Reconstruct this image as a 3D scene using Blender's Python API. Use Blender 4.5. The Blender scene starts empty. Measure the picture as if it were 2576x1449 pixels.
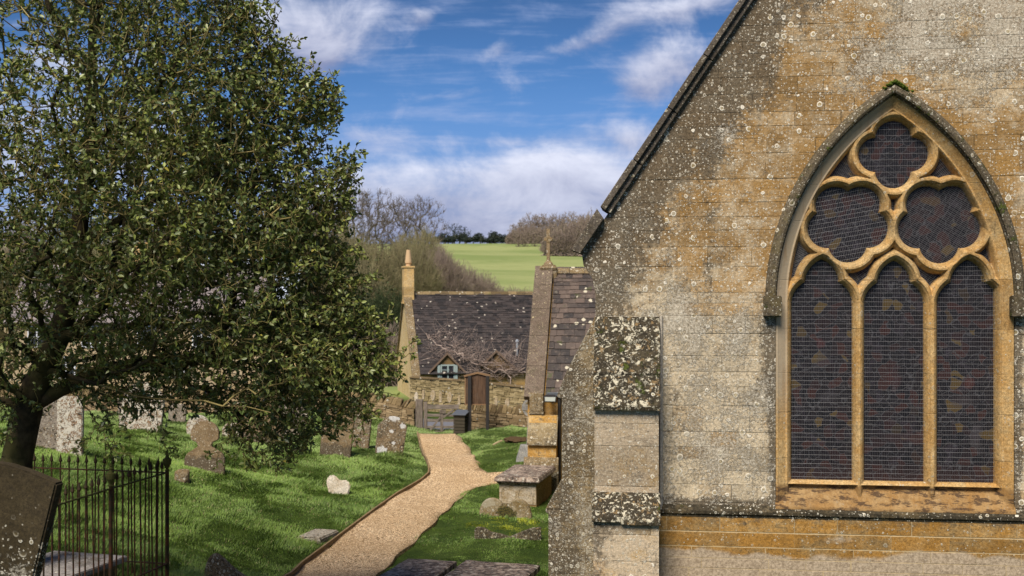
import bpy, bmesh, math, random
import numpy as np
from mathutils import Vector, Matrix, noise as mnoise
random.seed(7); rng = np.random.default_rng(11)
sc = bpy.context.scene
COL = sc.collection
R = math.radians
# ------------------------------------------------------------------ camera
F = 2862.0; CX = 1288.0; CY = 750.0            # focal length and eye level in units of a 2576 x 1449 frame
cam = bpy.data.cameras.new('camera'); camo = bpy.data.objects.new('camera', cam); COL.objects.link(camo)
camo.location = (0, 0, 0); camo.rotation_euler = (R(90), 0, 0)
cam.sensor_width = 36; cam.lens = 36 * F / 2576; cam.shift_y = (750 - 724.5) / 2576
cam.clip_start = .1; cam.clip_end = 5000
cam.dof.use_dof = True; cam.dof.focus_distance = 15.5; cam.dof.aperture_fstop = 2.2
sc.camera = camo
# ------------------------------------------------------------------ node expression helper
class E:
    def __init__(s, nt, sock): s.nt = nt; s.s = sock
    def _m(s, op, *a, clamp=False):
        n = s.nt.nodes.new('ShaderNodeMath'); n.operation = op; n.use_clamp = clamp
        for i, v in enumerate((s,) + a):
            if isinstance(v, E): s.nt.links.new(v.s, n.inputs[i])
            else: n.inputs[i].default_value = v
        return E(s.nt, n.outputs[0])
    def __add__(s, o): return s._m('ADD', o)
    __radd__ = __add__
    def __mul__(s, o): return s._m('MULTIPLY', o)
    __rmul__ = __mul__
    def __sub__(s, o): return s._m('SUBTRACT', o)
    def __rsub__(s, o): return (s * -1) + o
    def __truediv__(s, o): return s._m('DIVIDE', o)
    def ab(s): return s._m('ABSOLUTE')
    def fl(s): return s._m('FLOOR')
    def fr(s): return s._m('FRACT')
    def sin(s): return s._m('SINE')
    def exp(s): return s._m('EXPONENT')
    def pw(s, p): return s._m('POWER', p)
    def mn(s, o): return s._m('MINIMUM', o)
    def mx(s, o): return s._m('MAXIMUM', o)
    def cl(s): return s._m('ADD', 0.0, clamp=True)
    def gt(s, o): return s._m('GREATER_THAN', o)
    def ss(s, a, b, lo=0.0, hi=1.0):
        n = s.nt.nodes.new('ShaderNodeMapRange'); n.interpolation_type = 'SMOOTHSTEP'; n.clamp = True
        s.nt.links.new(s.s, n.inputs[0])
        if a > b: a, b, lo, hi = b, a, hi, lo
        for i, v in zip((1, 2, 3, 4), (a, b, lo, hi)): n.inputs[i].default_value = v
        return E(s.nt, n.outputs[0])
class X:
    def __init__(s, nt): s.nt = nt
    def n(s, t): return s.nt.nodes.new(t)
    def coord(s, kind='Object'):
        n = s.n('ShaderNodeTexCoord'); s.v = n.outputs[kind]
        x = s.n('ShaderNodeSeparateXYZ'); s.nt.links.new(s.v, x.inputs[0])
        s.x, s.y, s.z = (E(s.nt, x.outputs[i]) for i in range(3)); return s
    def vec(s, a, b, c=0.0):
        n = s.n('ShaderNodeCombineXYZ')
        for i, v in enumerate((a, b, c)):
            if isinstance(v, E): s.nt.links.new(v.s, n.inputs[i])
            else: n.inputs[i].default_value = v
        return n.outputs[0]
    def noise(s, scale, detail=4, rough=.55, vec=None, dist=0, out=0):
        n = s.n('ShaderNodeTexNoise'); n.inputs['Scale'].default_value = scale; n.inputs['Detail'].default_value = detail
        n.inputs['Roughness'].default_value = rough; n.inputs['Distortion'].default_value = dist
        s.nt.links.new(vec if vec is not None else s.v, n.inputs['Vector']); return E(s.nt, n.outputs[out])
    def vor(s, scale, vec=None, feature='F1', rand=1.0):
        n = s.n('ShaderNodeTexVoronoi'); n.inputs['Scale'].default_value = scale; n.feature = feature
        n.inputs['Randomness'].default_value = rand
        s.nt.links.new(vec if vec is not None else s.v, n.inputs['Vector'])
        d = E(s.nt, n.outputs['Distance'])
        if feature == 'DISTANCE_TO_EDGE': return d
        x = s.n('ShaderNodeSeparateColor'); s.nt.links.new(n.outputs['Color'], x.inputs[0])
        return d, E(s.nt, x.outputs[0]), E(s.nt, x.outputs[1])
    def white(s, vec):
        n = s.n('ShaderNodeTexWhiteNoise'); n.noise_dimensions = '3D'; s.nt.links.new(vec, n.inputs['Vector'])
        x = s.n('ShaderNodeSeparateColor'); s.nt.links.new(n.outputs['Color'], x.inputs[0])
        return [E(s.nt, x.outputs[i]) for i in range(3)]
    def warp(s, amt, scale, vec=None):
        n = s.n('ShaderNodeTexNoise'); n.inputs['Scale'].default_value = scale; n.inputs['Detail'].default_value = 3
        v = vec if vec is not None else s.v
        s.nt.links.new(v, n.inputs['Vector'])
        a = s.n('ShaderNodeVectorMath'); a.operation = 'SUBTRACT'; s.nt.links.new(n.outputs['Color'], a.inputs[0]); a.inputs[1].default_value = (.5, .5, .5)
        b = s.n('ShaderNodeVectorMath'); b.operation = 'SCALE'; s.nt.links.new(a.outputs[0], b.inputs[0]); b.inputs['Scale'].default_value = amt
        c = s.n('ShaderNodeVectorMath'); c.operation = 'ADD'; s.nt.links.new(b.outputs[0], c.inputs[0]); s.nt.links.new(v, c.inputs[1])
        return c.outputs[0]
    def mix(s, f, a, b, blend='MIX'):
        n = s.n('ShaderNodeMix'); n.data_type = 'RGBA'; n.blend_type = blend; n.clamp_factor = True
        for i, v in ((0, f), (6, a), (7, b)):
            if isinstance(v, E): s.nt.links.new(v.s, n.inputs[i])
            elif isinstance(v, (tuple, list)): n.inputs[i].default_value = tuple(v) + ((1,) if len(v) == 3 else ())
            elif isinstance(v, (int, float)): n.inputs[i].default_value = v
            else: s.nt.links.new(v, n.inputs[i])
        return n.outputs[2]
    def attr(s, name='tint'):
        n = s.n('ShaderNodeAttribute'); n.attribute_name = name; return E(s.nt, n.outputs['Fac'])
    def scale(s, col, f):
        n = s.n('ShaderNodeVectorMath'); n.operation = 'SCALE'; s.nt.links.new(col, n.inputs[0])
        if isinstance(f, E): s.nt.links.new(f.s, n.inputs['Scale'])
        else: n.inputs['Scale'].default_value = f
        return n.outputs[0]
def mat(name, rough=.9, spec=.3):
    m = bpy.data.materials.new(name); m.use_nodes = True; nt = m.node_tree
    b = nt.nodes['Principled BSDF']; b.inputs['Roughness'].default_value = rough
    b.inputs['Specular IOR Level'].default_value = spec
    x = X(nt).coord(); x.b = b; return m, x
def fin(x, col, h=None, dist=.01, strength=.7, rough=None):
    if isinstance(col, (tuple, list)): x.b.inputs['Base Color'].default_value = tuple(col) + (1,)
    else: x.nt.links.new(col, x.b.inputs['Base Color'])
    if h is not None:
        n = x.n('ShaderNodeBump'); n.inputs['Distance'].default_value = dist; n.inputs['Strength'].default_value = strength
        x.nt.links.new(h.s, n.inputs['Height']); x.nt.links.new(n.outputs[0], x.b.inputs['Normal'])
    if rough is not None: x.nt.links.new(rough.s, x.b.inputs['Roughness'])
# ------------------------------------------------------------------ world: sky and clouds
w = bpy.data.worlds.new('World'); sc.world = w; w.use_nodes = True
SUN_EL = R(51); SUN_AZ = R(203)       # azimuth clockwise from +Y
wt = w.node_tree; bg = wt.nodes['Background']; wx = X(wt)
sky = wx.n('ShaderNodeTexSky'); sky.sky_type = 'NISHITA'; sky.sun_disc = False
sky.sun_elevation = SUN_EL; sky.sun_rotation = SUN_AZ; sky.ozone_density = 2.2; sky.air_density = .8; sky.dust_density = .6
wx.coord('Generated')
den = wx.y.ab().mx(.18)
sx = wx.x / den * F + CX; sy = CY - wx.z / den * F
fb = wx.noise(1.0, 9, .62, vec=wx.vec(sx / 190, sy / 130, 1.7), dist=.35)
fb2 = wx.noise(1.0, 6, .6, vec=wx.vec(sx / 420 + sy / 900, sy / 42, 5.2), dist=.3)
blobs = [(770, 60, 200, 95, 0, 1.0), (800, 150, 80, 60, 0, .9), (1065, 45, 34, 24, 0, .75), (1262, 120, 48, 24, -.4, .62),
 (1540, 60, 100, 38, -.5, .8), (1440, 112, 70, 20, -.2, .5), (1700, 28, 62, 34, -.1, .8), (1790, 0, 60, 25, 0, .6), (1700, 150, 120, 75, 0, .95), (1610, 215, 80, 45, .2, .7),
 (1120, 460, 210, 78, 0, 1.15), (1400, 415, 120, 56, 0, 1.15), (1300, 540, 460, 75, 0, 1.1), (960, 480, 120, 70, 0, .8), (1540, 455, 160, 60, 0, .8), (1590, 355, 60, 30, 0, .7), (1230, 225, 210, 26, -.12, .38), (1500, 330, 330, 26, -.06, .42),
 (930, 330, 130, 40, .1, .3), (150, 350, 420, 330, 0, .75), (1400, 610, 900, 60, 0, .8), (2300, 300, 500, 400, 0, .8)]
tot = None; top = None
for (bx, by, rx, ry, ro, am) in blobs:
    dx = sx - bx; dy = sy - by; c, s_ = math.cos(ro), math.sin(ro)
    u_ = (dx * c + dy * s_) / rx; v_ = (dy * c - dx * s_) / ry
    g = ((u_ * u_ + v_ * v_) * -.9).exp() * am; t_ = g * v_
    tot = g if tot is None else tot + g; top = t_ if top is None else top + t_
dens = (tot.mn(1.25) + (fb - .5) * 2.1 + (fb2 - .5) * .5).ss(.22, 1.38)
shade = (top * -.8 + (fb - .5) * 1.6 + .42).cl()
ccol = wx.mix(shade, (.20, .22, .34), (.56, .58, .68))
skc = wx.scale(sky.outputs[0], .075)
skc = wx.mix(1.0, skc, (.42, .68, .98), 'MULTIPLY')
lowz = (sy * 1.0).ss(150, 640)
skc = wx.scale(skc, sy.ss(-250, 350, .62, 1.0)); skc = wx.mix(lowz * .62, skc, (.165, .235, .46))
veil = ((fb2 - .5) * 2.2 + (fb - .5) * 1.4 + lowz * .45 + .08).ss(.0, .95) * .60
skc = wx.mix(veil, skc, (.30, .36, .54))
wt.links.new(wx.mix(dens * .93, skc, ccol), bg.inputs[0]); bg.inputs[1].default_value = 1.0
sun = bpy.data.lights.new('sun', 'SUN'); sun.energy = 4.2; sun.angle = R(26); sun.color = (1, .90, .75)
so = bpy.data.objects.new('sun', sun); COL.objects.link(so)
sd = Vector((math.sin(SUN_AZ) * math.cos(SUN_EL), math.cos(SUN_AZ) * math.cos(SUN_EL), math.sin(SUN_EL)))
so.rotation_euler = sd.to_track_quat('Z', 'Y').to_euler(); so.location = (-30, -40, 40)
sc.view_settings.view_transform = 'Standard'; sc.view_settings.look = 'None'; sc.view_settings.gamma = 1; sc.view_settings.exposure = .55
sc.cycles.max_bounces = 6; sc.cycles.transparent_max_bounces = 8; sc.cycles.use_denoising = True
# ------------------------------------------------------------------ mesh helpers
def P(dx, dy, Y): return Vector(((dx - CX) * Y / F, Y, (CY - dy) * Y / F))
def tag(o, label=None, cat=None, group=None, kind=None):
    for k, v in (('label', label), ('category', cat), ('group', group), ('kind', kind)):
        if v: o[k] = v
    return o
def link(name, me, m=None, parent=None, loc=None):
    if m is not None: me.materials.append(m)
    o = bpy.data.objects.new(name, me); COL.objects.link(o)
    if loc is not None: o.location = loc
    if parent is not None: o.parent = parent
    return o
def empty(name, loc, rz=0, parent=None):
    o = bpy.data.objects.new(name, None); COL.objects.link(o); o.location = loc; o.rotation_euler = (0, 0, rz); o.empty_display_size = .2
    if parent is not None: o.parent = parent
    return o
def npmesh(name, V, Fq, tint=None, smooth=False):
    """V (n,3), Fq (m,k) uniform polygons, tint per face"""
    me = bpy.data.meshes.new(name); V = np.asarray(V, np.float32); Fq = np.asarray(Fq, np.int32)
    me.vertices.add(len(V)); me.vertices.foreach_set('co', V.ravel())
    m, k = Fq.shape; me.loops.add(m * k); me.loops.foreach_set('vertex_index', Fq.ravel())
    me.polygons.add(m); me.polygons.foreach_set('loop_start', np.arange(0, m * k, k, dtype=np.int32))
    if tint is not None:
        a = me.attributes.new('tint', 'FLOAT', 'FACE'); a.data.foreach_set('value', np.asarray(tint, np.float32))
    me.update(calc_edges=True)
    if smooth: me.polygons.foreach_set('use_smooth', np.ones(m, bool))
    return me
class MB:
    def __init__(s): s.v = []; s.f = []; s.t = []; s.M = None
    def add(s, vs, fs, tint=None):
        b = len(s.v); t = random.random() if tint is None else tint
        for p in vs:
            p = Vector(p)
            if s.M is not None: p = s.M @ p
            s.v.append(tuple(p))
        for f in fs: s.f.append([b + i for i in f]); s.t.append(t)
        return s
    def hexa(s, c, tint=None):     # 8 corners: bottom 4 ccw, top 4 ccw
        return s.add(c, [(3, 2, 1, 0), (4, 5, 6, 7), (0, 1, 5, 4), (1, 2, 6, 5), (2, 3, 7, 6), (3, 0, 4, 7)], tint)
    def box(s, x0, x1, y0, y1, z0, z1, tint=None, j=0):
        c = [(x0, y0, z0), (x1, y0, z0), (x1, y1, z0), (x0, y1, z0), (x0, y0, z1), (x1, y0, z1), (x1, y1, z1), (x0, y1, z1)]
        if j: c = [tuple(a + random.uniform(-j, j) for a in p) for p in c]
        return s.hexa(c, tint)
    def prism(s, poly, fn, a, b, tint=None):   # poly 2d points; fn(p, q, depth) -> xyz
        n = len(poly)
        vs = [fn(p[0], p[1], a) for p in poly] + [fn(p[0], p[1], b) for p in poly]
        fs = [tuple(range(n)), tuple(range(2 * n - 1, n - 1, -1))] + [((i + 1) % n, i, n + i, n + (i + 1) % n) for i in range(n)]
        return s.add(vs, fs, tint)
    def tube(s, pts, rad, n=6, tint=None, cap=True):
        pts = [Vector(p) for p in pts]
        if not hasattr(rad, '__len__'): rad = [rad] * len(pts)
        vs = []; fs = []
        for i, p in enumerate(pts):
            d = (pts[min(i + 1, len(pts) - 1)] - pts[max(i - 1, 0)]).normalized()
            a = d.cross(Vector((0, 0, 1)) if abs(d.z) < .9 else Vector((1, 0, 0))).normalized(); b = d.cross(a)
            for k in range(n):
                t = 2 * math.pi * k / n + .4; vs.append(p + (a * math.cos(t) + b * math.sin(t)) * rad[i])
        for i in range(len(pts) - 1):
            for k in range(n): fs.append((i * n + k, i * n + (k + 1) % n, (i + 1) * n + (k + 1) % n, (i + 1) * n + k))
        if cap: fs += [tuple(range(n)), tuple(range(len(vs) - 1, len(vs) - n - 1, -1))]
        return s.add(vs, fs, tint)
    def lathe(s, prof, c=(0, 0), n=10, tint=None):
        vs = []; fs = []
        for (r, z) in prof:
            for k in range(n):
                t = 2 * math.pi * k / n; vs.append((c[0] + r * math.cos(t), c[1] + r * math.sin(t), z))
        for i in range(len(prof) - 1):
            for k in range(n): fs.append((i * n + k, i * n + (k + 1) % n, (i + 1) * n + (k + 1) % n, (i + 1) * n + k))
        fs += [tuple(range(n - 1, -1, -1)), tuple(range(len(vs) - n, len(vs)))]
        return s.add(vs, fs, tint)
    def build(s, name, m, parent=None, bevel=0, smooth=False, loc=None, seg=1):
        me = bpy.data.meshes.new(name); me.from_pydata(s.v, [], s.f)
        a = me.attributes.new('tint', 'FLOAT', 'FACE'); a.data.foreach_set('value', s.t)
        bm = bmesh.new(); bm.from_mesh(me); bmesh.ops.recalc_face_normals(bm, faces=bm.faces)
        if bevel: bmesh.ops.bevel(bm, geom=bm.edges[:], offset=bevel, segments=seg, affect='EDGES', clamp_overlap=True)
        bm.to_mesh(me); bm.free()
        if smooth:
            for p in me.polygons: p.use_smooth = True
        return link(name, me, m, parent, loc)
def copy_tree(o, parent=None):
    c = o.copy(); COL.objects.link(c)
    if parent is not None: c.parent = parent
    for ch in [q for q in bpy.data.objects if q.parent == o]: copy_tree(ch, c)
    return c
def vnoise(x, y, sc_, seed=0):
    r = np.random.default_rng(seed); o = np.zeros_like(x)
    for i in range(9):
        a = r.uniform(0, 2 * math.pi); k = sc_ * r.uniform(.5, 1.9); o = o + np.sin((x * math.cos(a) + y * math.sin(a)) * k + r.uniform(0, 6.28) + 1.3 * np.sin((x * math.sin(a) - y * math.cos(a)) * k * .7 + i))
    return o / 4.2
# ------------------------------------------------------------------ stone materials
def spots(x, scale, size, amt, seedv=0.0, vec=None):
    """round lichen rosettes: returns (fill, ring)"""
    v = x.warp(.35 / scale, scale * 1.6, vec)
    d, r1, r2 = x.vor(scale, v)
    on = r1.ss(1.02 - amt if not isinstance(amt, E) else 0, 1.0) if not isinstance(amt, E) else (r1 + amt - 1).ss(0, .12)
    rad = r2 * .6 + .4
    q = d / rad / size
    fill = q.ss(1.0, .86) * on; ring = (q.ss(1.0, .9) * q.ss(.5, .78)) * on
    return fill, ring
def ashlar(x, u, z, h, wd, joint=.006, seed=0.0):
    zz = (z + (z * 2.3 + seed).sin() * .085 + (z * 5.9 + seed * 2).sin() * .055) / h
    row = zz.fl(); ww = x.white(x.vec(row, 3.1 + seed, .5))
    uu = (u + ww[0] * 3 + (u * 3.1 + ww[1] * 40).sin() * .14) / wd * (ww[2] * .5 + .75)
    wob = (x.noise(11, 5, .7) - .5) * 1.6
    fz = (zz.fr() - .5).ab() * -1 + .5; fu = (uu.fr() - .5).ab() * -1 + .5
    dj = (fz * h + wob * .014).mn(fu * wd + wob * .014 + .0022 + (ww[1] * 2 - .6) * .004)
    ids = x.white(x.vec(uu.fl(), row, 7.7 + seed))
    return dj, ids
def stone(name, a=(.30, .19, .085), b=(.36, .30, .22), dk=(.045, .036, .025), dark=.3, lich=.3, pale=.3, patch=0., moss=0., brick=None, bump=.012, lc=(.55, .53, .46), jcol=(.05, .04, .025), var=.35, tint=0., zone=None, rough=.92, sscale=1.0, pcol=None):
    m, x = mat(name, rough, .25)
    u, z = x.x, x.z
    big = x.noise(.9 * sscale, 5, .6); med = x.noise(4.5 * sscale, 6, .65); fine = x.noise(38 * sscale, 5, .7); vf = x.noise(120, 3, .6)
    grain = x.noise(1, 5, .6, vec=x.vec(u * 5, x.y * 5, z * 26))
    Z = zone(x) if zone else {}
    dark = Z.get('dark', dark); lich = Z.get('lich', lich); pale = Z.get('pale', pale); moss = Z.get('moss', moss)
    f = (med - .5) * 2.4 + (big - .5) * 1.8 + (grain - .5) * 1.0 + pale
    col = x.mix(f.ss(-.05, .95), a, b)
    col = x.mix(((med - .5) * 2.2 + (grain - .5) * 1.6 + (x.noise(1.3, 4) - .5) * 2).ss(.12, .75) * .62, col, x.scale(col, .42))
    h = fine * .4 + med * .5 + grain * .35
    if tint: col = x.mix(x.attr() * tint, col, x.scale(col, .35))
    if brick:
        dj, ids = ashlar(x, u, z, brick[0], brick[1], seed=brick[2] if len(brick) > 2 else 0)
        col = x.scale(col, ids[0] * (var * .7) + 1 - var * .35)
        col = x.mix(ids[1].ss(.8, .98) * .5, col, Z.get('hot', (.36, .19, .05)))
        col = x.mix(ids[2].ss(.75, .95) * .3, col, (.09, .065, .035))
    ff = x.noise(30, 9, .82)
    col = x.scale(col, ((ff - .5) * 3.4 + (vf - .5) * 1.1 + 1.0).mx(.30).mn(1.75))
    # algae and soot staining
    n1 = x.noise(2.2 * sscale, 9, .72, dist=.5); n2 = x.noise(13 * sscale, 6, .75)
    dm = ((n1 - .5) * 2.1 + (n2 - .5) * 1.5 + (grain - .5) * .6 + (dark - .5) * 1.25).ss(-.08, .42)
    col = x.mix(dm * .86, col, x.mix(ff.ss(.4, .62), dk, tuple(c * 3.2 for c in dk)))
    if brick:
        jm = dj.ss(.008, .003)
        jv = x.noise(2.4, 4).ss(.38, .62)
        col = x.mix(jm * (jv * .40), col, jcol)
        if 'jlight' in Z: col = x.mix(jm * Z['jlight'], col, (.42, .33, .2))
        h = h - jm * (jv * .8 + .05) + ids[1] * .15
    if patch:
        pn = (x.noise(9 * sscale, 8, .68, dist=1.2) + (x.noise(34, 5, .7) - .5) * .5 - .5) + (patch - .5) * .5
        pm = pn.ss(.05, .085); col = x.mix(pm * .95, col, x.mix(fine, pcol or (.42, .38, .28), (.62, .58, .46)))
        h = h + pm * .5
        pn2 = x.noise(13 * sscale, 6, .65, vec=x.warp(.4, 2)); col = x.mix(pn2.ss(.58, .61) * .8, col, (.24, .16, .075)); pn3 = x.noise(15 * sscale, 6, .65, vec=x.warp(.4, 3)); col = x.mix(pn3.ss(.57, .60) * .85, col, (.022, .018, .012))
    if isinstance(lich, E) or lich > 0:
        # crust of tiny flecks + rosettes in two sizes
        l = lich if isinstance(lich, E) else (x.x * 0 + lich)
        cr = ((x.noise(24 * sscale, 8, .8, dist=.5) - .5) * 1.9 + (x.noise(1.7, 4) - .5) * 1.3 + l * .75 - .62).ss(.0, .13)
        col = x.mix(cr * .70, col, x.mix(ff.ss(.38, .62), (.19, .16, .12), tuple(c * .86 for c in lc)))
        f1, r1 = spots(x, 11 * sscale, .46, l * .46)
        f2, r2 = spots(x, 24 * sscale, .45, l * .72 + .03, vec=x.warp(.2, 1.1))
        f3, r3 = spots(x, 47, .42, l * .8 + .05)
        col = x.mix(f3 * .8, col, x.mix(big, (.40, .37, .29), lc))
        col = x.mix(f2 * .5, col, (.33, .29, .20)); col = x.mix(r2 * .95, col, lc)
        col = x.mix(f1 * .6, col, x.mix(med.ss(.4, .6), (.40, .31, .15), (.42, .40, .33))); col = x.mix(r1 * .95, col, tuple(min(1, c * 1.12) for c in lc))
        h = h + f1 * .5 + f2 * .4 + cr * .4
    if isinstance(moss, E) or moss > 0:
        mm = (x.noise(5, 7, .7) + (moss - .5 if not isinstance(moss, E) else moss - .5) * .8).ss(.52, .6)
        col = x.mix(mm * .9, col, x.mix(fine, (.03, .045, .008), (.10, .12, .015))); h = h + mm * 1.2
    if 'post' in Z: col = Z['post'](x, col)
    fin(x, col, h, bump, .9)
    return m
# ------------------------------------------------------------------ terrain
_cp = [(845,1449,21.3),(1100,1090,41),(1300,1285,27.5),(982,1145,34),(910,1130,35),(840,1148,33),(665,1118,36),(515,1185,27.5),(390,1085,33),(110,1150,24),(850,1240,28),
 (820,1367,23.4),(600,1449,19.2),(422,1468,16.2),(100,1040,40),(930,1050,41),(1240,1075,40.5),(1325,1082,40),(1155,1092,41),(1330,1118,36),(1215,1205,31.5),(1390,1229,30.5),
 (1060,1150,35.5),(1050,1290,26.5),(1280,1345,24.5),(1000,1449,20.6),(700,1040,41),(1060,1420,21.6),(1370,1420,22),(400,1045,41),(640,1300,24),(470,1215,25.5),(1180,1140,36.5),(700,1200,30)]
_pt = [P(*c) for c in _cp] + [Vector(c) for c in [(0,0,-1.6),(-5,5,-2.4),(4,5,-3.6),(-4,10,-3.35),(2,12,-5.1),(8,14,-5.2),(-8,14,-3.5),(-6.5,14.5,-3.65),(-6.5,17.5,-3.8),(-14,16,-2.9),(-14,28,-3.2),(-22,40,-3.6),
 (0,14,-4.9),(-3,13,-4.2),(10,30,-5.2),(10,45,-5.0),(0,46,-5.05),(-3,46,-5.05),(-8,47,-4.7),(-20,47,-4.2),(0,52,-4.9),(-8,52,-4.8),(10,55,-5),(-25,55,-4.4),(-1.5,16,-4.9),(-3.0,44,-5.05),(-1.4,44,-5.05),(1.5,44,-5.05)]]
_A = np.array([[p.x, p.y] for p in _pt]); _zv = np.array([p.z for p in _pt])
def _phi(r): return np.where(r > 0, r * r * np.log(r + 1e-9), 0)
_n = len(_A); _K = _phi(np.linalg.norm(_A[:, None] - _A[None], axis=2)) + np.eye(_n) * .6
_Pm = np.c_[np.ones(_n), _A]; _sol = np.linalg.solve(np.block([[_K, _Pm], [_Pm.T, np.zeros((3, 3))]]), np.r_[_zv, np.zeros(3)])
def far_z(x, y):
    z = -5.0 + 0 * x
    r = 1.45 + (np.minimum(y, 430) - 165) * .0721 + np.clip((y - 430) / 60, 0, 1) * 1.6 - np.clip(y - 500, 0, 4000) * .03
    r = r + .55 * np.sin(y / 21 + x / 46) * np.clip((y - 130) / 60, 0, 1) + .5 * np.sin(x / 31 + y / 80) - np.clip((x - 5) / 60, 0, 1) ** 2 * 6 * np.clip((y - 250) / 120, 0, 1)
    t = np.clip((y - 70) / 35, 0, 1); t = t * t * (3 - 2 * t)
    return z * (1 - t) + r * t
def G(x, y):
    x = np.asarray(x, float); y = np.asarray(y, float); sh = x.shape; x = x.ravel(); y = y.ravel()
    xc = np.clip(x, -26, 12); yc = np.clip(y, 0, 56); z = np.empty_like(xc)
    for i in range(0, len(x), 20000):
        q = np.c_[xc[i:i+20000], yc[i:i+20000]]
        z[i:i+20000] = _phi(np.linalg.norm(q[:, None] - _A[None], axis=2)) @ _sol[:_n] + np.c_[np.ones(len(q)), q] @ _sol[_n:]
    t = np.clip((y - 50) / 10, 0, 1)
    z = z * (1 - t) + far_z(x, y) * t
    return z.reshape(sh)
def g1(x, y): return float(G(np.array([x]), np.array([y]))[0])
def onG(dx, dy):
    Y = np.linspace(12, 48, 1500); X_ = (dx - CX) * Y / F; Z = (CY - dy) * Y / F
    k = np.argmax(Z < G(X_, Y)) or 1499
    return Vector((X_[k], Y[k], Z[k]))
# path outline
PL = [onG(*p) for p in [(1050,1092),(1056,1120),(1066,1150),(1079,1180),(1078,1196),(1060,1212),(1000,1247),(940,1290),(860,1350),(760,1425),(700,1470)]]
PR = [onG(*p) for p in [(1143,1092),(1165,1110),(1184,1135),(1196,1155),(1212,1180),(1228,1192)]]
PB = [onG(*p) for p in [(1250,1217),(1200,1227),(1172,1243),(1130,1280),(1080,1330),(1040,1368),(1000,1400),(950,1449),(930,1470)]]
def ext(p, q, d): v = (q - p); v.z = 0; return q + v.normalized() * d
PL.append(ext(PL[-2], PL[-1], 9)); PB.append(ext(PB[-2], PB[-1], 9))
_br1 = PR[-1] + Vector((2.2, .9, 0)); _br2 = PB[0] + Vector((2.2, .9, 0))
path_poly = [(p.x, p.y) for p in PL[::-1]] + [(p.x, p.y) for p in PR] + [(_br1.x, _br1.y), (_br2.x, _br2.y)] + [(p.x, p.y) for p in PB]
def inpoly(x, y, poly):
    ins = np.zeros(x.shape, bool); n = len(poly); j = n - 1
    for i in range(n):
        xi, yi = poly[i]; xj, yj = poly[j]
        ins ^= ((yi > y) != (yj > y)) & (x < (xj - xi) * (y - yi) / (yj - yi + 1e-12) + xi); j = i
    return ins
def pdist(x, y, poly, closed=True):
    d = np.full(x.shape, 1e9); n = len(poly)
    for i in range(n if closed else n - 1):
        ax, ay = poly[i]; bx, by = poly[(i + 1) % n]; L = (bx - ax) ** 2 + (by - ay) ** 2 + 1e-12
        t = np.clip(((x - ax) * (bx - ax) + (y - ay) * (by - ay)) / L, 0, 1)
        d = np.minimum(d, np.hypot(x - ax - t * (bx - ax), y - ay - t * (by - ay)))
    return d
def densify(poly, step, jit):
    out = []
    for i in range(len(poly)):
        a, b = poly[i], poly[(i + 1) % len(poly)]; n = max(1, int(math.hypot(b[0] - a[0], b[1] - a[1]) / step))
        for k in range(n): out.append((a[0] + (b[0] - a[0]) * k / n, a[1] + (b[1] - a[1]) * k / n))
    return out
# ground mesh (one sheet, denser near)
gx = np.r_[-1800, -1200, -800, -500, -330, -220, -150, -110, -80, -60, -48, -38, -31, -26, np.arange(-22, 9, .22), 10, 13, 17, 22, 29, 38, 50, 65, 85, 110, 150, 220, 330, 500, 800, 1200, 1800]
gy = np.r_[-60, -30, -12, -4, 2, 6, 9, np.arange(11, 49, .22), 50, 53, 57, 62, 68, 76, 86, 98, 112, 128, 146, 165, 186, 208, 232, 258, 286, 315, 345, 375, 405, 430, 450, 470, 500, 560, 650, 800, 1100, 1600, 2600]
GXm, GYm = np.meshgrid(gx, gy); GZ = G(GXm, GYm)
mp = inpoly(GXm, GYm, path_poly) & (pdist(GXm, GYm, path_poly) > .26)
GZ = GZ + (.025 * vnoise(GXm, GYm, 3.2, 5) + .03 * vnoise(GXm, GYm, 1.2, 6)) * ((GYm < 46) & ~inpoly(GXm, GYm, path_poly)) - .03 * inpoly(GXm, GYm, path_poly)
GZ = GZ - mp * .09
nx_, ny_ = len(gx), len(gy); idx = np.arange(nx_ * ny_).reshape(ny_, nx_)
Fq = np.stack([idx[:-1, :-1], idx[:-1, 1:], idx[1:, 1:], idx[1:, :-1]], -1).reshape(-1, 4)
M_ground, x = mat('ground_turf', .95, .1)
n1 = x.noise(1.6, 5, .6); n2 = x.noise(14, 4, .7); near = x.y.ss(60, 52)
cn = x.mix(n1.ss(.35, .65), (.030, .052, .010), (.055, .085, .016)); cn = x.mix(n2.ss(.45, .7) * .6, cn, (.02, .03, .008))
bands = (x.y * .09 + x.noise(.02, 3) * 9).sin() * .5 + .5
fn = x.noise(.05, 6, .6); cf = x.mix((fn + bands * .22).ss(.38, .8), (.185, .235, .080), (.275, .305, .125)); cf = x.mix(x.noise(.35, 4, .7).ss(.5, .75) * .35, cf, (.10, .15, .035))
fin(x, x.mix(near, cf, cn), n2, .05, .6)
g = link('ground', npmesh('ground', np.c_[GXm.ravel(), GYm.ravel(), GZ.ravel()], Fq, smooth=True), M_ground); tag(g, kind='structure')
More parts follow.
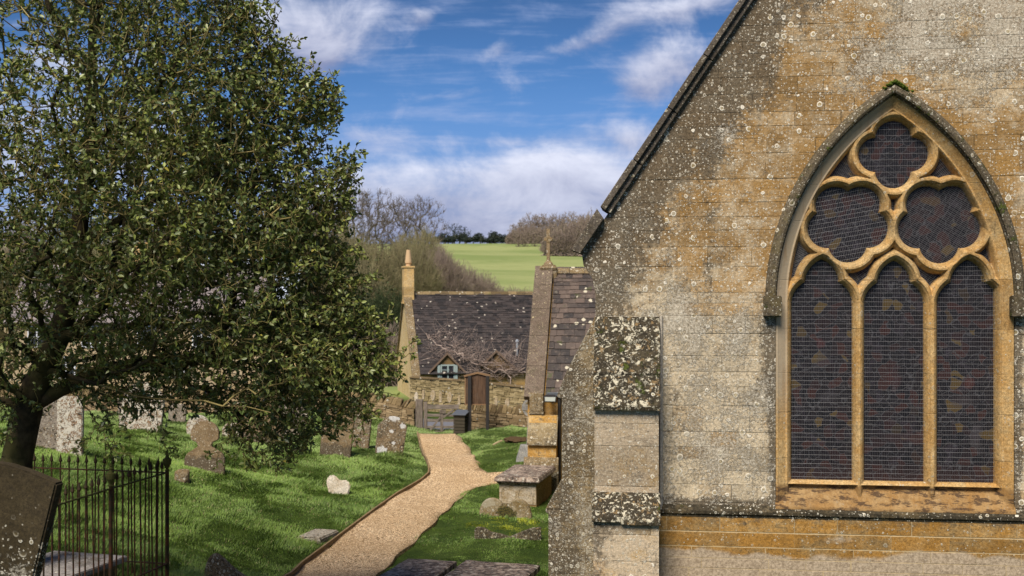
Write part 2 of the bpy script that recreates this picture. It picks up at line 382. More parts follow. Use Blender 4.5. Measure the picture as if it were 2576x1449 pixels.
# path mesh
M_path, x = mat('gravel', .95, .15)
d1, c1, c2 = x.vor(46); d2, e1, e2 = x.vor(30); n = x.noise(.9, 4); nf = x.noise(24, 4, .7)
col = x.mix(c1, (.54, .35, .185), (.95, .74, .50)); col = x.mix(d1.ss(.42, .62) * .75, col, (.13, .08, .035)); col = x.mix(e1.ss(.86, .93), col, (.16, .10, .05)); col = x.mix(e2.ss(.88, .95) * .6, col, (.70, .56, .38))
col = x.mix(c2.ss(.8, .9) * .6, col, (.11, .075, .04))
col = x.mix(nf.ss(.56, .72) * .45, col, (.26, .17, .09)); col = x.mix(n.ss(.4, .62) * .32, col, (.34, .22, .11))
fin(x, col, (d1 * -1 + 1) + d2 * -.8 + nf * 1.2, .006, .9)
pp = densify(path_poly, .25, 0)
pp = [(a + .03 * math.sin(i * .9) * (1 if i > 100 else 0), b + .02 * math.cos(i * 1.3) * (1 if i > 100 else 0)) for i, (a, b) in enumerate(pp)]
bm = bmesh.new(); vs = [bm.verts.new((a, b, 0)) for a, b in pp]; es = [bm.edges.new((vs[i], vs[(i + 1) % len(vs)])) for i in range(len(vs))]
bmesh.ops.triangle_fill(bm, edges=es, use_beauty=True)
for ax in (0, 1):
    lo, hi = (-8, 6) if ax == 0 else (9, 43)
    for c in np.arange(lo, hi, .4):
        nn = Vector((1, 0, 0)) if ax == 0 else Vector((0, 1, 0))
        bmesh.ops.bisect_plane(bm, geom=bm.verts[:] + bm.edges[:] + bm.faces[:], plane_co=nn * c, plane_no=nn, dist=1e-5)
bv = np.array([v.co[:] for v in bm.verts]); bz = G(bv[:, 0], bv[:, 1]) + .012 * vnoise(bv[:, 0], bv[:, 1], 2.5, 9)
for v, z in zip(bm.verts, bz): v.co.z = z + .026
bmesh.ops.recalc_face_normals(bm, faces=bm.faces)
for f in bm.faces:
    if f.normal.z < 0: f.normal_flip()
    f.smooth = True
sk = bmesh.ops.extrude_edge_only(bm, edges=[e for e in bm.edges if e.is_boundary])
for v in sk['geom']:
    if isinstance(v, bmesh.types.BMVert): v.co.z -= .09
for e in sk['geom']:
    if isinstance(e, bmesh.types.BMFace): e.smooth = False
me = bpy.data.meshes.new('path'); bm.to_mesh(me); bm.free()
tag(link('path', me, M_path), kind='structure')
# timber edging
M_edge = stone('edging_wood', (.22, .15, .075), (.30, .23, .14), dark=.42, lich=0, pale=.2)
mb = MB(); pts = [Vector((p.x, p.y, g1(p.x, p.y))) for p in PL]
for i in range(len(pts) - 1):
    a, b = pts[i], pts[i + 1]; d = (b - a); d.z = 0; d.normalize(); nrm = Vector((-d.y, d.x, 0)) * .022
    n = max(1, int((b - a).length / 1.2))
    for k in range(n):
        p = a.lerp(b, k / n) ; q = a.lerp(b, (k + 1) / n) - d * .006
        zp = g1(p.x, p.y) + .095; zq = g1(q.x, q.y) + .095
        c = [p + nrm, p - nrm, q - nrm, q + nrm]
        lo = [Vector((v.x, v.y, z - .22)) for v, z in zip(c, (zp, zp, zq, zq))]; hi = [Vector((v.x, v.y, z)) for v, z in zip(c, (zp, zp, zq, zq))]
        mb.hexa([tuple(v) for v in lo + hi])
tag(mb.build('path_edging', M_edge), 'weathered timber board edging along the left side of the gravel path', 'path edging')
# road and verge beyond the gate
M_road, x = mat('asphalt', .8, .4); n = x.noise(2, 5); nf = x.noise(60, 3); fin(x, x.mix(n, (.115, .12, .15), (.17, .175, .205)), nf, .004, .5)
xs = np.arange(-26, 14, .5); ys = np.arange(42.6, 47.6, .5); gxm, gym = np.meshgrid(xs, ys + 0); gym = gym + .03 * gxm
gzm = G(gxm, gym); gzm = np.maximum(gzm, gzm) + .03
idx = np.arange(gxm.size).reshape(gxm.shape); Fq = np.stack([idx[:-1, :-1], idx[:-1, 1:], idx[1:, 1:], idx[1:, :-1]], -1).reshape(-1, 4)
tag(link('road', npmesh('road', np.c_[gxm.ravel(), gym.ravel(), gzm.ravel()], Fq, smooth=True), M_road), kind='structure')

# ------------------------------------------------------------------ church
OX, OY, GB = 1.976, 15.2, 5.3
TH = math.atan2(-.1205, .9927); CU = (math.cos(TH), math.sin(TH)); CV = (-math.sin(TH), math.cos(TH))
church = empty('church', (OX, OY, -GB), TH)
tag(church, 'old limestone church gable with a traceried pointed window, buttress and small cross topped wing', 'church')
def U(dx, dy, v=0.0):
    a = (dx - CX) / F; b = (CY - dy) / F
    t = (v + OX * CV[0] + OY * CV[1]) / (a * CV[0] + CV[1])
    Xw, Yw = t * a, t
    return ((Xw - OX) * CU[0] + (Yw - OY) * CU[1], t * b + GB)
SC = 1 / 190.0
wc = U(2252, 760, .0)       # centre of the arch springing
uL = U(1983, 760)[0]; uR = U(2519, 760)[0]; uc = (uL + uR) / 2; zs = wc[1]
apex = U(2251, 275); hw = (uR - uL) / 2; hh = apex[1] - zs
Rw = (hw * hw + hh * hh) / (2 * hw)             # radius of the two arcs
zsill = U(2250, 1224)[1]; zstr = U(2250, 1284)[1]; HOLE = .165
print('window', uL, uR, zs, hh, Rw, zsill)
# --- stone materials of the church
def gauss(x, u, z, ru, rz): return (((x.x - u) / ru) * ((x.x - u) / ru) * -1 - ((x.z - z) / rz) * ((x.z - z) / rz)).exp()
g0 = U(1862, 0); g1_ = U(1512, 523); gs = (g0[1] - g1_[1]) / (g0[0] - g1_[0])     # verge line
def wall_zone(x):
    vd = ((x.x - g0[0]) * gs + g0[1] - x.z) * (1 / math.hypot(gs, 1))     # distance under the verge
    rad = (((x.x - (uc + 0)).ab() + (Rw - hw)) * ((x.x - uc).ab() + (Rw - hw)) + ((x.z - zs).mx(0)) * ((x.z - zs).mx(0))).pw(.5) - Rw   # distance outside the arch
    nz = x.noise(.8, 4) - .5
    right = (x.x + nz * 1.2).ss(1.4, 3.6) * x.z.ss(7.3, 8.6)
    low = x.z.ss(6.2, 4.6)
    clump = (x.noise(1.5, 5, .65) - .5) * 1.5
    strk = (x.noise(1, 6, .65, vec=x.vec(x.x * 3.2, 1.3, x.z * .42)) - .5)
    dark = clump * .30 + strk * 1.3 + vd.ss(1.45, .1) * .76 + rad.ss(.33, .17) * .75 * (rad * 1.0).ss(.10, .16) + gauss(x, *U(1935, 880), .12, .55) * .6 + gauss(x, *U(1530, 700), .35, .9) * .38 + x.z.ss(zstr + .22, zstr) * .75 + .34 - low * .0 - right * .0 + gauss(x, *U(1700, 330), .9, 1.3) * .10 + gauss(x, *U(1800, 150), .9, .9) * .15
    lich = (.50 + low * .30 + right * .52) * (clump * -.55 + 1.0) + vd.ss(1.5, .3) * .08 - rad.ss(.8, .3) * .08 + gauss(x, *U(1750, 640), .9, .9) * .12 + gauss(x, *U(1800, 960), 1.0, 1.1) * .08
    pale = .26 + low * .85 + right * .30 - rad.ss(.62, .3) * .35 + (vd.ss(1.2, .2)) * .15
    moss = gauss(x, *U(2210, 345), .55, .35) * .25 + .02
    return dict(dark=dark, lich=lich, pale=pale, moss=moss, hot=(.34, .19, .055))
M_wall = stone('gable_stone', (.265, .158, .058), (.47, .39, .275), brick=(.215, .47), zone=wall_zone, bump=.016, lc=(.66, .61, .52))
def dress_zone(x):
    rightj = x.x.ss(uc - .1, uc + .2)
    left = ((((x.x - uc).ab() + (Rw - hw)) * ((x.x - uc).ab() + (Rw - hw)) + ((x.z - zs).mx(0)) * ((x.z - zs).mx(0))).pw(.5) - Rw).ss(-.01, .02) * x.x.ss(uc + .1, uc - .3)
    sill = x.z.ss(zsill + .01, zsill - .03)
    def post(x, col):
        n = x.noise(3, 6, .65, dist=.4)
        col = x.mix(left * x.z.ss(3.4, 4.4) * .85, col, x.mix(n, (.30, .24, .165), (.42, .36, .275)))
        col = x.mix(sill * .7, col, x.mix(n.ss(.4, .6), (.20, .105, .035), (.28, .18, .085)))
        bl = x.noise(6, 8, .75, vec=x.vec(x.x * .8, 2.2, x.z * 3)); col = x.mix(sill * bl.ss(.50, .56) * .85, col, (.05, .03, .02))
        streak = x.noise(5, 5, .6, vec=x.vec(x.x * 3, 3, x.z * .35)); return x.mix(streak.ss(.52, .68) * .35, col, (.22, .11, .03))
    return dict(dark=.26 + sill * .12, lich=.14, pale=.36, post=post)
M_dress = stone('dressed_stone', (.38, .225, .080), (.47, .33, .16), brick=(.62, 2.2, 3.0), var=.12, zone=dress_zone, bump=.006, lc=(.5, .46, .38))
M_hood = stone('hood_stone', (.08, .062, .028), (.17, .14, .08), dark=.78, lich=.40, pale=.3, moss=.42, bump=.015)
M_cope = stone('coping_stone', (.075, .062, .050), (.13, .11, .092), dark=.58, lich=.30, pale=.4, bump=.016, lc=(.42, .38, .3))
M_setoff = stone('weathering_stone', (.06, .048, .028), (.11, .09, .055), dk=(.015, .012, .008), dark=.72, lich=.22, patch=.53, moss=.42, pale=.3, bump=.018)
M_bface = stone('buttress_stone', (.36, .225, .075), (.44, .355, .255), brick=(.33, 1.3, 2.0), dark=.26, lich=.22, pale=.62, bump=.012, lc=(.62, .58, .5),
    zone=lambda x: dict(dark=.38 + x.x.ss(U(1570, 1300)[0], U(1500, 1300)[0]) * x.z.ss(2.7, 2.3) * .4, lich=.55, pale=.85, moss=.02))
M_bside = stone('side_buttress_stone', (.18, .13, .065), (.30, .25, .175), brick=(.4, .55, 4.0), dark=.46, lich=.62, pale=.38, bump=.014, lc=(.56, .53, .46),
    zone=lambda x: dict(dark=.50 + x.x.ss(U(1480, 1100)[0], U(1420, 1100)[0]) * .28 + x.z.ss(4.4, 5.2) * .1, lich=.78, pale=.30, moss=.12))
def plz(x):
    def post(x, col):
        pm = (x.noise(.9, 5, .55, dist=.4) * .55 + x.z.ss(2.35, 1.75) * .5 + gauss(x, *U(2110, 1350), .5, .12) * .25).ss(.60, .66)
        col = x.mix(pm * .9, col, x.mix(x.noise(30, 8, .8).ss(.35, .65), (.22, .17, .12), (.50, .41, .31)))
        pm2 = (x.noise(1.7, 4) * .6 + x.z.ss(2.45, 2.65) * x.z.ss(2.8, 2.6) * .3).ss(.52, .7)
        col = x.mix(pm2 * .5, col, (.42, .34, .25))
        dj, ids = ashlar(x, x.x, x.z, .185, .78, seed=1.3); return x.mix(dj.ss(.011, .004) * .7, col, (.46, .35, .20))
    return dict(dark=.34 + x.z.ss(zstr - .32, zstr - .12) * .15, lich=.12, pale=.32, hot=(.30, .15, .03), jlight=.75, post=post)
M_plinth = stone('plinth_stone', (.26, .135, .030), (.32, .215, .095), brick=(.185, .78, 1.3), zone=plz, bump=.01, jcol=(.42, .30, .16), var=.5)
# --- gable wall with a real opening
v0w, v1w = 0.0, .85
outer = [U(1498, 2300), U(1498, 740), U(1490, 700), U(1468, 668), U(1463, 634), U(1524, 545)]
apx = (uc, g0[1] + gs * (uc - g0[0]) - .06); outer.append(apx)
outer += [(2 * uc - u, z) for (u, z) in outer[-2::-1]]
outer = [(u, max(z, -1.0)) for u, z in outer]
def arch_pts(r, n=26, base=None):     # outline offset r outside the window, ccw from bottom right
    Rr = Rw + r; cxl = uL + Rw; cxr = uR - Rw     # centres of left and right arcs
    t1 = math.acos(min(1, (uc - cxr) / Rr))
    rt = [(cxr + Rr * math.cos(t1 * k / n), zs + Rr * math.sin(t1 * k / n)) for k in range(n + 1)]
    lf = [(2 * uc - a, b) for a, b in rt[::-1]][1:]
    pts = rt + lf
    if base is not None: pts = [(pts[0][0], base)] + pts + [(pts[-1][0], base)]
    return pts
hole = arch_pts(HOLE, base=zstr + .0)
bm = bmesh.new()
ed = []
for loop in (outer, hole):
    vs = [bm.verts.new((u, v0w, z)) for u, z in loop]
    ed += [bm.edges.new((vs[i], vs[(i + 1) % len(vs)])) for i in range(len(vs))]
bmesh.ops.triangle_fill(bm, edges=ed, use_beauty=True)
r = bmesh.ops.extrude_face_region(bm, geom=bm.faces[:])
for v in r['geom']:
    if isinstance(v, bmesh.types.BMVert): v.co.y = v1w
bmesh.ops.recalc_face_normals(bm, faces=bm.faces)
me = bpy.data.meshes.new('gable_wall'); bm.to_mesh(me); bm.free()
link('gable_wall', me, M_wall, church)
# nave body and roof behind the gable
M_roofstone = stone('roof_slate', (.14, .11, .09), (.2, .17, .15), dark=.4, lich=.3, pale=.4, tint=.6)
mb = MB(); ul = outer[1][0]; ur = 2 * uc - ul
mb.box(ul + .1, ur - .1, v1w + .002, 26, -1, U(1463, 650)[1]); mb.build('nave_wall', M_bside, church)
mb = MB(); ze = U(1463, 640)[1]
mb.prism([(ul - .1, ze - .15), (uc, apx[1] - .3), (ur + .1, ze - .15), (uc, apx[1] - .55)][:3], lambda a, b, d: (a, d, b), v1w + .004, 26); mb.build('nave_roof', M_roofstone, church)
# coping stones
mb = MB(); n = 11
dvec = Vector((g1_[0] - g0[0], g1_[1] - g0[1])).normalized(); nrm = Vector((-dvec.y, dvec.x))
if nrm.y < 0: nrm = -nrm
top = Vector((uc, g0[1] + gs * (uc - g0[0]))); botp = Vector(U(1512, 523)); L = (top - botp).length
def slab(mb, a, b, th, va, vb, lift=0):
    ov = nrm * lift
    poly = [a + ov, b + ov, b - nrm * th, a - nrm * th]
    for sgn in (1, -1):
        pl = [(p.x if sgn == 1 else 2 * uc - p.x, p.y) for p in poly]
        mb.prism(pl, lambda p, q, d: (p, d, q), va, vb)
t = 0
while t < L - .02:
    l = min(random.uniform(.75, 1.15), L - t)
    a = botp + (top - botp).normalized() * t; b = botp + (top - botp).normalized() * (t + l - .008)
    lift = random.uniform(-.008, .010); slab(mb, a, b, .075, -.13 + random.uniform(-.006, .006), .5, lift); slab(mb, a + (b - a) * .002, b, .15, -.075, .48, lift - .077)
    t += l
k = [Vector(U(*p)) for p in [(1503, 527), (1438, 630), (1461, 639), (1520, 552)]]
for sgn in (1, -1): mb.prism([(p.x if sgn == 1 else 2 * uc - p.x, p.y) for p in k], lambda p, q, d: (p, d, q), -.14, .55)
mb.build('coping', M_cope, church, bevel=.008)
# side buttress (steps outward to the left)
pf = [(1500, 790), (1475, 839), (1450, 886), (1422, 940), (1401, 996), (1401, 1001), (1413, 1004), (1413, 1206), (1395, 1240), (1372, 1282), (1372, 1290), (1379, 1294), (1379, 2250), (1506, 2250), (1506, 790)]
mb = MB(); mb.prism([U(a, b) for a, b in pf], lambda p, q, d: (p, d, q), .035, .72); mb.build('side_buttress', M_bside, church, bevel=.008)
# front buttress
ua = U(1496, 1000, -.45)[0]; ub = U(1657, 1000, -.45)[0]
P1 = -.50; P2 = -.80
zt = U(1560, 795, 0)[1]; zm = U(1560, 1015, P1)[1]; zm2 = U(1560, 1238, P1)[1]; zb = U(1560, 1306, P2)[1]
mb = MB(); prof = [(0.0, zt - .06), (P1 + .02, zm + .0), (P1, zm), (P1, zm2), (P2 + .03, zb + .03), (P2, zb), (P2, -1), (0.0, -1)]
mb.prism([(p[0], p[1]) for p in prof], lambda p, q, d: (d, p, q), ua, ub); bt = mb.build('front_buttress', M_bface, church)
for (fa, fb_) in ((0, .295), (.305, .645), (.655, 1.0)):
    mb = MB(); A = Vector((0.0, zt)); B = Vector((P1 - .07, zm - .03)); p = A.lerp(B, fa); q = A.lerp(B, fb_); th = .10
    nn = Vector((-(B - A).y, (B - A).x)).normalized(); nn = -nn if nn.y < 0 else nn
    lip = nn * .018
    mb.prism([(p.x, p.y), (q.x + lip.x, q.y + lip.y), (q.x, q.y - th * .6), (p.x + .02, p.y - th)], lambda a, b, d: (d, a, b), ua - .02, ub + .022)
    mb.build('weathering_slab', M_setoff, bt, bevel=.01)
for (c0, c1) in ((ua - .02, ua + (ub - ua) * .42), (ua + (ub - ua) * .425, ub + .02)):
    mb = MB(); A = Vector((P1 - .005, zm2 + .01)); B = Vector((P2 - .06, zb + .03 - (.03 if c0 > ua else 0)))
    mb.prism([(A.x, A.y), (B.x, B.y), (B.x, B.y - .07), (A.x, A.y - .2)], lambda a, b, d: (d, a, b), c0, c1)
    mb.build('weathering_slab', M_setoff, bt, bevel=.012)
mb = MB(); mb.tube([(ub + .035, -.02, z) for z in (-1, 2, zt + .0)], .022, 6); M_ren = stone('render_strip', (.36, .32, .27), (.45, .41, .35), dark=.3, lich=.1); mb.build('render_strip', M_ren, church)
# string course and plinth
uS = ub + .0; uE = U(1, 1)[0]; uE = 2 * uc - outer[0][0] + .3
zt_ = U(1668, 1268)[1]; zb_ = U(1668, 1297)[1]
pr = [(0, zt_ + .01), (-.06, zt_ - .055), (-.075, zt_ - .06), (-.075, zt_ - .105), (-.05, zt_ - .125), (-.05, zt_ - .15), (0.0, zb_ - .02)]
M_string = stone('string_stone', (.08, .06, .03), (.14, .11, .07), dk=(.014, .012, .008), dark=.72, lich=.30, moss=.35, bump=.012)
mb = MB(); t = ub + .002
while t < uE:
    l = random.uniform(.7, 1.1); mb.prism(pr, lambda a, b, d: (d, a, b), t, t + l - .004); t += l
mb.build('string_course', M_string, church, bevel=.004)
mb = MB(); mb.box(ub + .001, uE, -.045, -.001, -1, zb_ + .005); mb.build('plinth', M_plinth, church)
mb = MB(); mb.box(uL - HOLE - .25, uR + HOLE + .25, v1w - .2, v1w - .1, zstr - .3, zs + hh + .4); mb.build('dark_interior', mat('dark_interior')[0], church)
bpy.data.materials['dark_interior'].node_tree.nodes['Principled BSDF'].inputs['Base Color'].default_value = (.012, .011, .012, 1)
# --- window: tracery as a carved relief
def arc_in(x, z, r=0.0):      # signed distance to the outer opening, negative inside
    cxl = uL + Rw; cxr = uR - Rw
    zz = np.maximum(z - zs, 0)
    dl = np.hypot(x - cxl, zz) - Rw; dr = np.hypot(x - cxr, zz) - Rw
    return np.maximum(np.maximum(dl, dr), zsill - z)
def foil(x, z, cx, cz, d, r, n, rot):
    o = np.full(x.shape, 9.)
    for k in range(n):
        a = rot + 2 * math.pi * k / n; o = np.minimum(o, np.hypot(x - cx - d * math.cos(a), z - cz - d * math.sin(a)) - r)
    return np.minimum(o, np.hypot(x - cx, z - cz) - d)
def lightsd(x, z, cx, w_):
    s_ = w_ / 76.0; z5 = U(2250, 765, .1)[1]
    rect = np.maximum(np.abs(x - cx) - w_, np.maximum(z - z5, zsill - z))
    c = 11.9 * s_; ax = np.abs(x - cx)
    low = np.maximum(np.hypot(ax + (-c), np.maximum(z - z5, 0)) - 64 * s_, zsill - z)
    low = np.where(z > z5 + 64 * s_, np.maximum(low, z - z5 - 60 * s_), low)
    zu = z5 + 53 * s_; W2 = 42 * s_; H2 = 62 * s_; R2 = (W2 * W2 + H2 * H2) / (2 * W2)
    up = np.hypot(ax + (R2 - W2), np.maximum(z - zu, 0)) - R2
    up = np.maximum(up, zu - 20 * s_ - z)
    return np.minimum(np.minimum(rect, low), up)
LX = [(U(1992.5, 900, .12)[0], U(2145, 900, .12)[0]), (U(2176, 900, .12)[0], U(2325, 900, .12)[0]), (U(2360, 900, .12)[0], U(2514, 900, .12)[0])]
LC = [((a + b) / 2, (b - a) / 2) for a, b in LX]
q4 = U(2250, 387, .1); c5l = U(2135, 559, .1); c5r = U(2366, 559, .1)
def opens(x, z):
    L = [lightsd(x, z, c, w_) for c, w_ in LC]
    L.append(foil(x, z, q4[0], q4[1], 41 * SC, 43 * SC, 4, 0))
    L.append(foil(x, z, c5l[0], c5l[1], 53 * SC, 47 * SC, 5, R(-90)))
    L.append(foil(x, z, c5r[0], c5r[1], 54 * SC, 47 * SC, 5, R(-90)))
    return L
GP = .20            # glass plane depth
st = .0065
uu = np.arange(uL - HOLE - .01, uR + HOLE + .012, st); zz = np.arange(zstr - .02, zs + hh + HOLE + .14, st)
UU, ZZ = np.meshgrid(uu, zz); ops = opens(UU, ZZ); d1 = np.minimum.reduce(ops); dW = arc_in(UU, ZZ)
def prof(d, ks, vs_): return np.interp(d, ks, vs_)
bk = GP + .09
fprof = prof(d1 / SC, [-4, -.2, 0, 2.2, 4, 8, 11.5, 12.5, 19, 20, 24, 28, 29, 34], [bk, bk, GP - .02, .150, .125, .085, .072, .055, .055, .075, .11, .165, bk, bk])
gprof = prof(-dW / SC, [-1, 0, 1.5, 3, 8, 9, 12], [.06, .06, .07, .085, .16, bk, bk])
wv = np.minimum(fprof, gprof)
oprof = prof(dW / SC, [-.01, 0, 2, 3, 5, 24, 26, 29, 31.5], [.06, .06, .045, .058, .062, .004, -.006, -.006, .03])
wv = np.where(dW > 0, oprof, wv)
sillz = (ZZ - zstr) / (zsill - zstr)
inside = (UU > uL - 4 * SC) & (UU < uR + 4 * SC)
sl = np.where(sillz < 1, np.interp(sillz, [0, .08, .8, 1.0, 1.05], [-.035, -.03, .12, .17, .2]), 9)
# below the sill line: slope, with mullion stops running down
mull = np.minimum.reduce([np.abs(UU - (LX[0][1] + LX[1][0]) / 2), np.abs(UU - (LX[1][1] + LX[2][0]) / 2)]) / SC
mst = np.interp(mull, [0, 3, 16, 20], [.055, .055, .16, 9])
jam = np.interp(np.minimum(UU - uL, uR - UU) / SC, [-31.5, -29, -26, -24, -5, 0, 9, 12], [.03, -.006, -.006, .004, .062, .06, .17, 9])
wv = np.where(ZZ < zsill, np.minimum(np.minimum(sl, mst), jam), wv)
keep = (wv < bk - .001) & (dW < HOLE + .004)
keep = np.where(ZZ < zs, (wv < bk - .001) & (UU > uL - HOLE) & (UU < uR + HOLE), keep)
# joint lines in the carved stones
nr = np.random.default_rng(3)
kq = keep[:-1, :-1] | keep[1:, :-1] | keep[:-1, 1:] | keep[1:, 1:]
idx = np.arange(UU.size).reshape(UU.shape)
Fq = np.stack([idx[:-1, :-1], idx[:-1, 1:], idx[1:, 1:], idx[1:, :-1]], -1)[kq]
used = np.unique(Fq); rm = np.zeros(UU.size, int); rm[used] = np.arange(len(used))
Vw = np.c_[UU.ravel(), wv.ravel(), ZZ.ravel()][used]
win = link('window', npmesh('tracery', Vw, rm[Fq], smooth=True), M_dress, church)
# --- glass
M_glass, x = mat('stained_glass', .42, .18)
d, c1, c2 = x.vor(9, x.warp(.25, 3)); ed_ = x.vor(9, x.warp(.25, 3), 'DISTANCE_TO_EDGE')
e2 = x.vor(26, x.warp(.1, 5), 'DISTANCE_TO_EDGE'); n = x.noise(2.2, 4); n2 = x.noise(7, 5, .6)
col = x.mix(c1, (.006, .006, .009), (.014, .011, .014)); col = x.mix(c2.ss(.72, .9), col, (.035, .015, .014)); col = x.mix((n2).ss(.55, .7) * .7, col, (.032, .026, .036))
col = x.mix(c1.ss(.93, .96) * .8, col, (.09, .06, .02))
col = x.mix(x.z.ss(3.2, 2.9) * .7, col, (.028, .014, .014))
col = x.mix(ed_.ss(.035, .015) * .8, col, (.060, .060, .068)); col = x.mix(e2.ss(.03, .012) * .25, col, (.06, .06, .07))
for (a, b, ru, rz, cc) in [(2065, 862, .10, .11, (.22, .045, .05)), (2065, 905, .16, .2, (.10, .09, .11)), (2250, 950, .14, .28, (.14, .04, .045)), (2255, 1100, .3, .1, (.10, .035, .04)), (2440, 960, .10, .12, (.26, .07, .055)), (2420, 1010, .24, .12, (.12, .09, .10)), (2455, 1100, .13, .3, (.15, .13, .15)), (2085, 1000, .2, .12, (.09, .08, .10)), (2310, 1105, .15, .12, (.17, .06, .05)), (2250, 690, .14, .1, (.05, .04, .07))]:
    u_, z_ = U(a, b, GP); gm = gauss(x, u_, z_, ru, rz) * (n2 * 1.6); col = x.mix(gm.ss(.42, .7) * .5, col, tuple(c * .30 + .012 for c in cc))
fin(x, col, c1 + n2, .006, .7)
M_lead, x = mat('lead_cames', .7, .3); fin(x, (.10, .10, .115))
pb = [(a - .02, b + .02, zsill - .03, U(2250, 648)[1]) for a, b in LX] + [(q4[0] - .45, q4[0] + .45, q4[1] - 85 * SC, q4[1] + 88 * SC), (c5l[0] - 102 * SC, c5l[0] + 104 * SC, c5l[1] - 97 * SC, c5l[1] + 92 * SC), (c5r[0] - 104 * SC, c5r[0] + 104 * SC, c5r[1] - 97 * SC, c5r[1] + 92 * SC)]
for (a, b, z0, z1) in pb:
    mb = MB(); mb.box(a, b, GP, GP + .006, z0, z1); mb.build('pane', M_glass, win)
mb = MB(); mb.box(uL + .01, uR - .01, GP + .02, GP + .026, U(2250, 790)[1], zs + hh); mb.build('pane', M_glass, win)
# --- wire guards in front of the glass
M_wire, x = mat('guard_wire', .45, .6); fin(x, (.15, .15, .16))
def grille(fn, bb, ang, sv, sh, rw=.0012, wob=.003):
    mb = MB(); a, b, z0, z1 = bb; cx_, cz_ = (a + b) / 2, (z0 + z1) / 2; Rr = math.hypot(b - a, z1 - z0) / 2 + .02
    for (aa, sp, r_) in ((ang + math.pi / 2, sv, rw * .85), (ang, sh, rw * 1.3)):
        dx, dz = math.cos(aa), math.sin(aa); nxx, nzz = -dz, dx
        k = -int(Rr / sp) - 1
        while k * sp < Rr:
            off = k * sp + random.uniform(-.002, .002); k += 1
            t = np.linspace(-Rr, Rr, 260); px = cx_ + nxx * off + dx * t; pz = cz_ + nzz * off + dz * t
            ok = (fn(px, pz) < .008) & (px > a - .02) & (px < b + .02) & (pz > z0 - .02) & (pz < z1 + .02)
            i = 0
            while i < len(t):
                if ok[i]:
                    j = i
                    while j + 1 < len(t) and ok[j + 1]: j += 1
                    if j - i > 3:
                        sag = random.uniform(-wob, wob); vv = GP - .045 - (.003 if aa == ang else 0)
                        m_ = (i + j) // 2
                        pts = [(px[i], vv, pz[i]), (px[m_], vv, pz[m_] + (sag if aa == ang else 0)), (px[j], vv, pz[j])]
                        mb.tube(pts, r_, 3, cap=False)
                    i = j + 1
                else: i += 1
    return mb
for i, bb in enumerate(pb):
    ang = [random.uniform(-.01, .01)] * 3 + [.0, R(100), R(-32)]
    fn = (lambda X_, Z_, i=i: opens(np.asarray(X_), np.asarray(Z_))[i])
    if i in (4, 5): grille(fn, bb, ang[i], .058, .023, .0011).build('wire_guard', M_wire, win)
    else: grille(fn, bb, ang[i], .0225, .058 if i < 3 else .08).build('wire_guard', M_wire, win)
def resid(X_, Z_):
    X_ = np.asarray(X_); Z_ = np.asarray(Z_); d = np.minimum.reduce(opens(X_, Z_)); w_ = arc_in(X_, Z_)
    return np.maximum(26 * SC - d, w_ + 7 * SC)
for (xa, ya, xb, yb, an) in [(2065, 355, 2172, 455, 60), (2330, 345, 2440, 455, -50), (2235, 465, 2270, 560, 0), (1980, 560, 2065, 770, 25), (2440, 560, 2525, 770, -30), (2110, 640, 2225, 780, 35), (2275, 640, 2390, 780, -35)]:
    p0 = U(xa, yb, .1); p1 = U(xb, ya, .1); grille(resid, (p0[0], p1[0], p0[1], p1[1]), R(an), .05, .022, .0011).build('wire_guard', M_wire, win)
# --- hood mould with label stops
mb = MB(); ra, rb = HOLE - .012, HOLE + .135
n = 40; z_end = U(1940, 745)[1] - zs
cs = [(rb, 0.0), (rb - .012, -.035), (rb - .055, -.095), (ra + .045, -.105), (ra + .02, -.09), (ra + .025, -.06), (ra, -.03), (ra, .03)]
Rr = Rw + HOLE
for side in (1, -1):
    vs = []; t0 = math.asin(max(-1, min(1, z_end / Rr)))
    for k in range(n + 1):
        ring = []
        for (r_, v_) in cs:
            q = Rw + r_; t1 = math.acos(min(1, (Rw - hw) / q)); t = t0 + (t1 - t0) * k / n
            xx = (uR - Rw) + q * math.cos(t); zz_ = zs + q * math.sin(t)
            ring.append((xx if side == 1 else 2 * uc - xx, v_, zz_))
        vs += ring
    m = len(cs); fs = [(k * m + i, k * m + (i + 1) % m, (k + 1) * m + (i + 1) % m, (k + 1) * m + i) for k in range(n) for i in range(m)]
    mb.add(vs, fs + [tuple(range(m))])
hm = mb.build('hood_mould', M_hood, win)
ls = [U(1920, 744), U(1964, 796)]
for sgn in (1, -1):
    x0, x1 = ls[0][0], ls[1][0]
    if sgn == -1: x0, x1 = 2 * uc - x1, 2 * uc - x0
    mb = MB(); mb.box(x0, x1, -.15, .01, ls[1][1], ls[0][1]); mb.build('label_stop', M_hood, win, bevel=.012, seg=2)
# moss cushion at the apex
mb = MB()
for i in range(260):
    t = random.gauss(.10, .13); q = Rw + rb + random.uniform(-.01, .02); a_ = math.acos((Rw - hw) / q) - abs(t) * .16
    sx_ = 1 if t > -.05 else -1; xx = uR - Rw + q * math.cos(a_); xx = xx if sx_ == 1 else 2 * uc - xx; zz_ = zs + q * math.sin(a_)
    c = Vector((xx, random.uniform(-.09, 0), zz_ - .01)); r_ = random.uniform(.012, .028)
    mb.add([c + Vector((r_, 0, 0)), c + Vector((-r_, 0, 0)), c + Vector((0, r_, 0)), c + Vector((0, -r_, 0)), c + Vector((0, 0, r_)), c + Vector((0, 0, -r_))], [(0, 2, 4), (2, 1, 4), (1, 3, 4), (3, 0, 4), (2, 0, 5), (1, 2, 5), (3, 1, 5), (0, 3, 5)])
M_moss, x = mat('moss', .95, .1); n = x.noise(40, 4); fin(x, x.mix(n, (.03, .05, .008), (.10, .13, .02)), n, .01); mb.build('moss', M_moss, win)
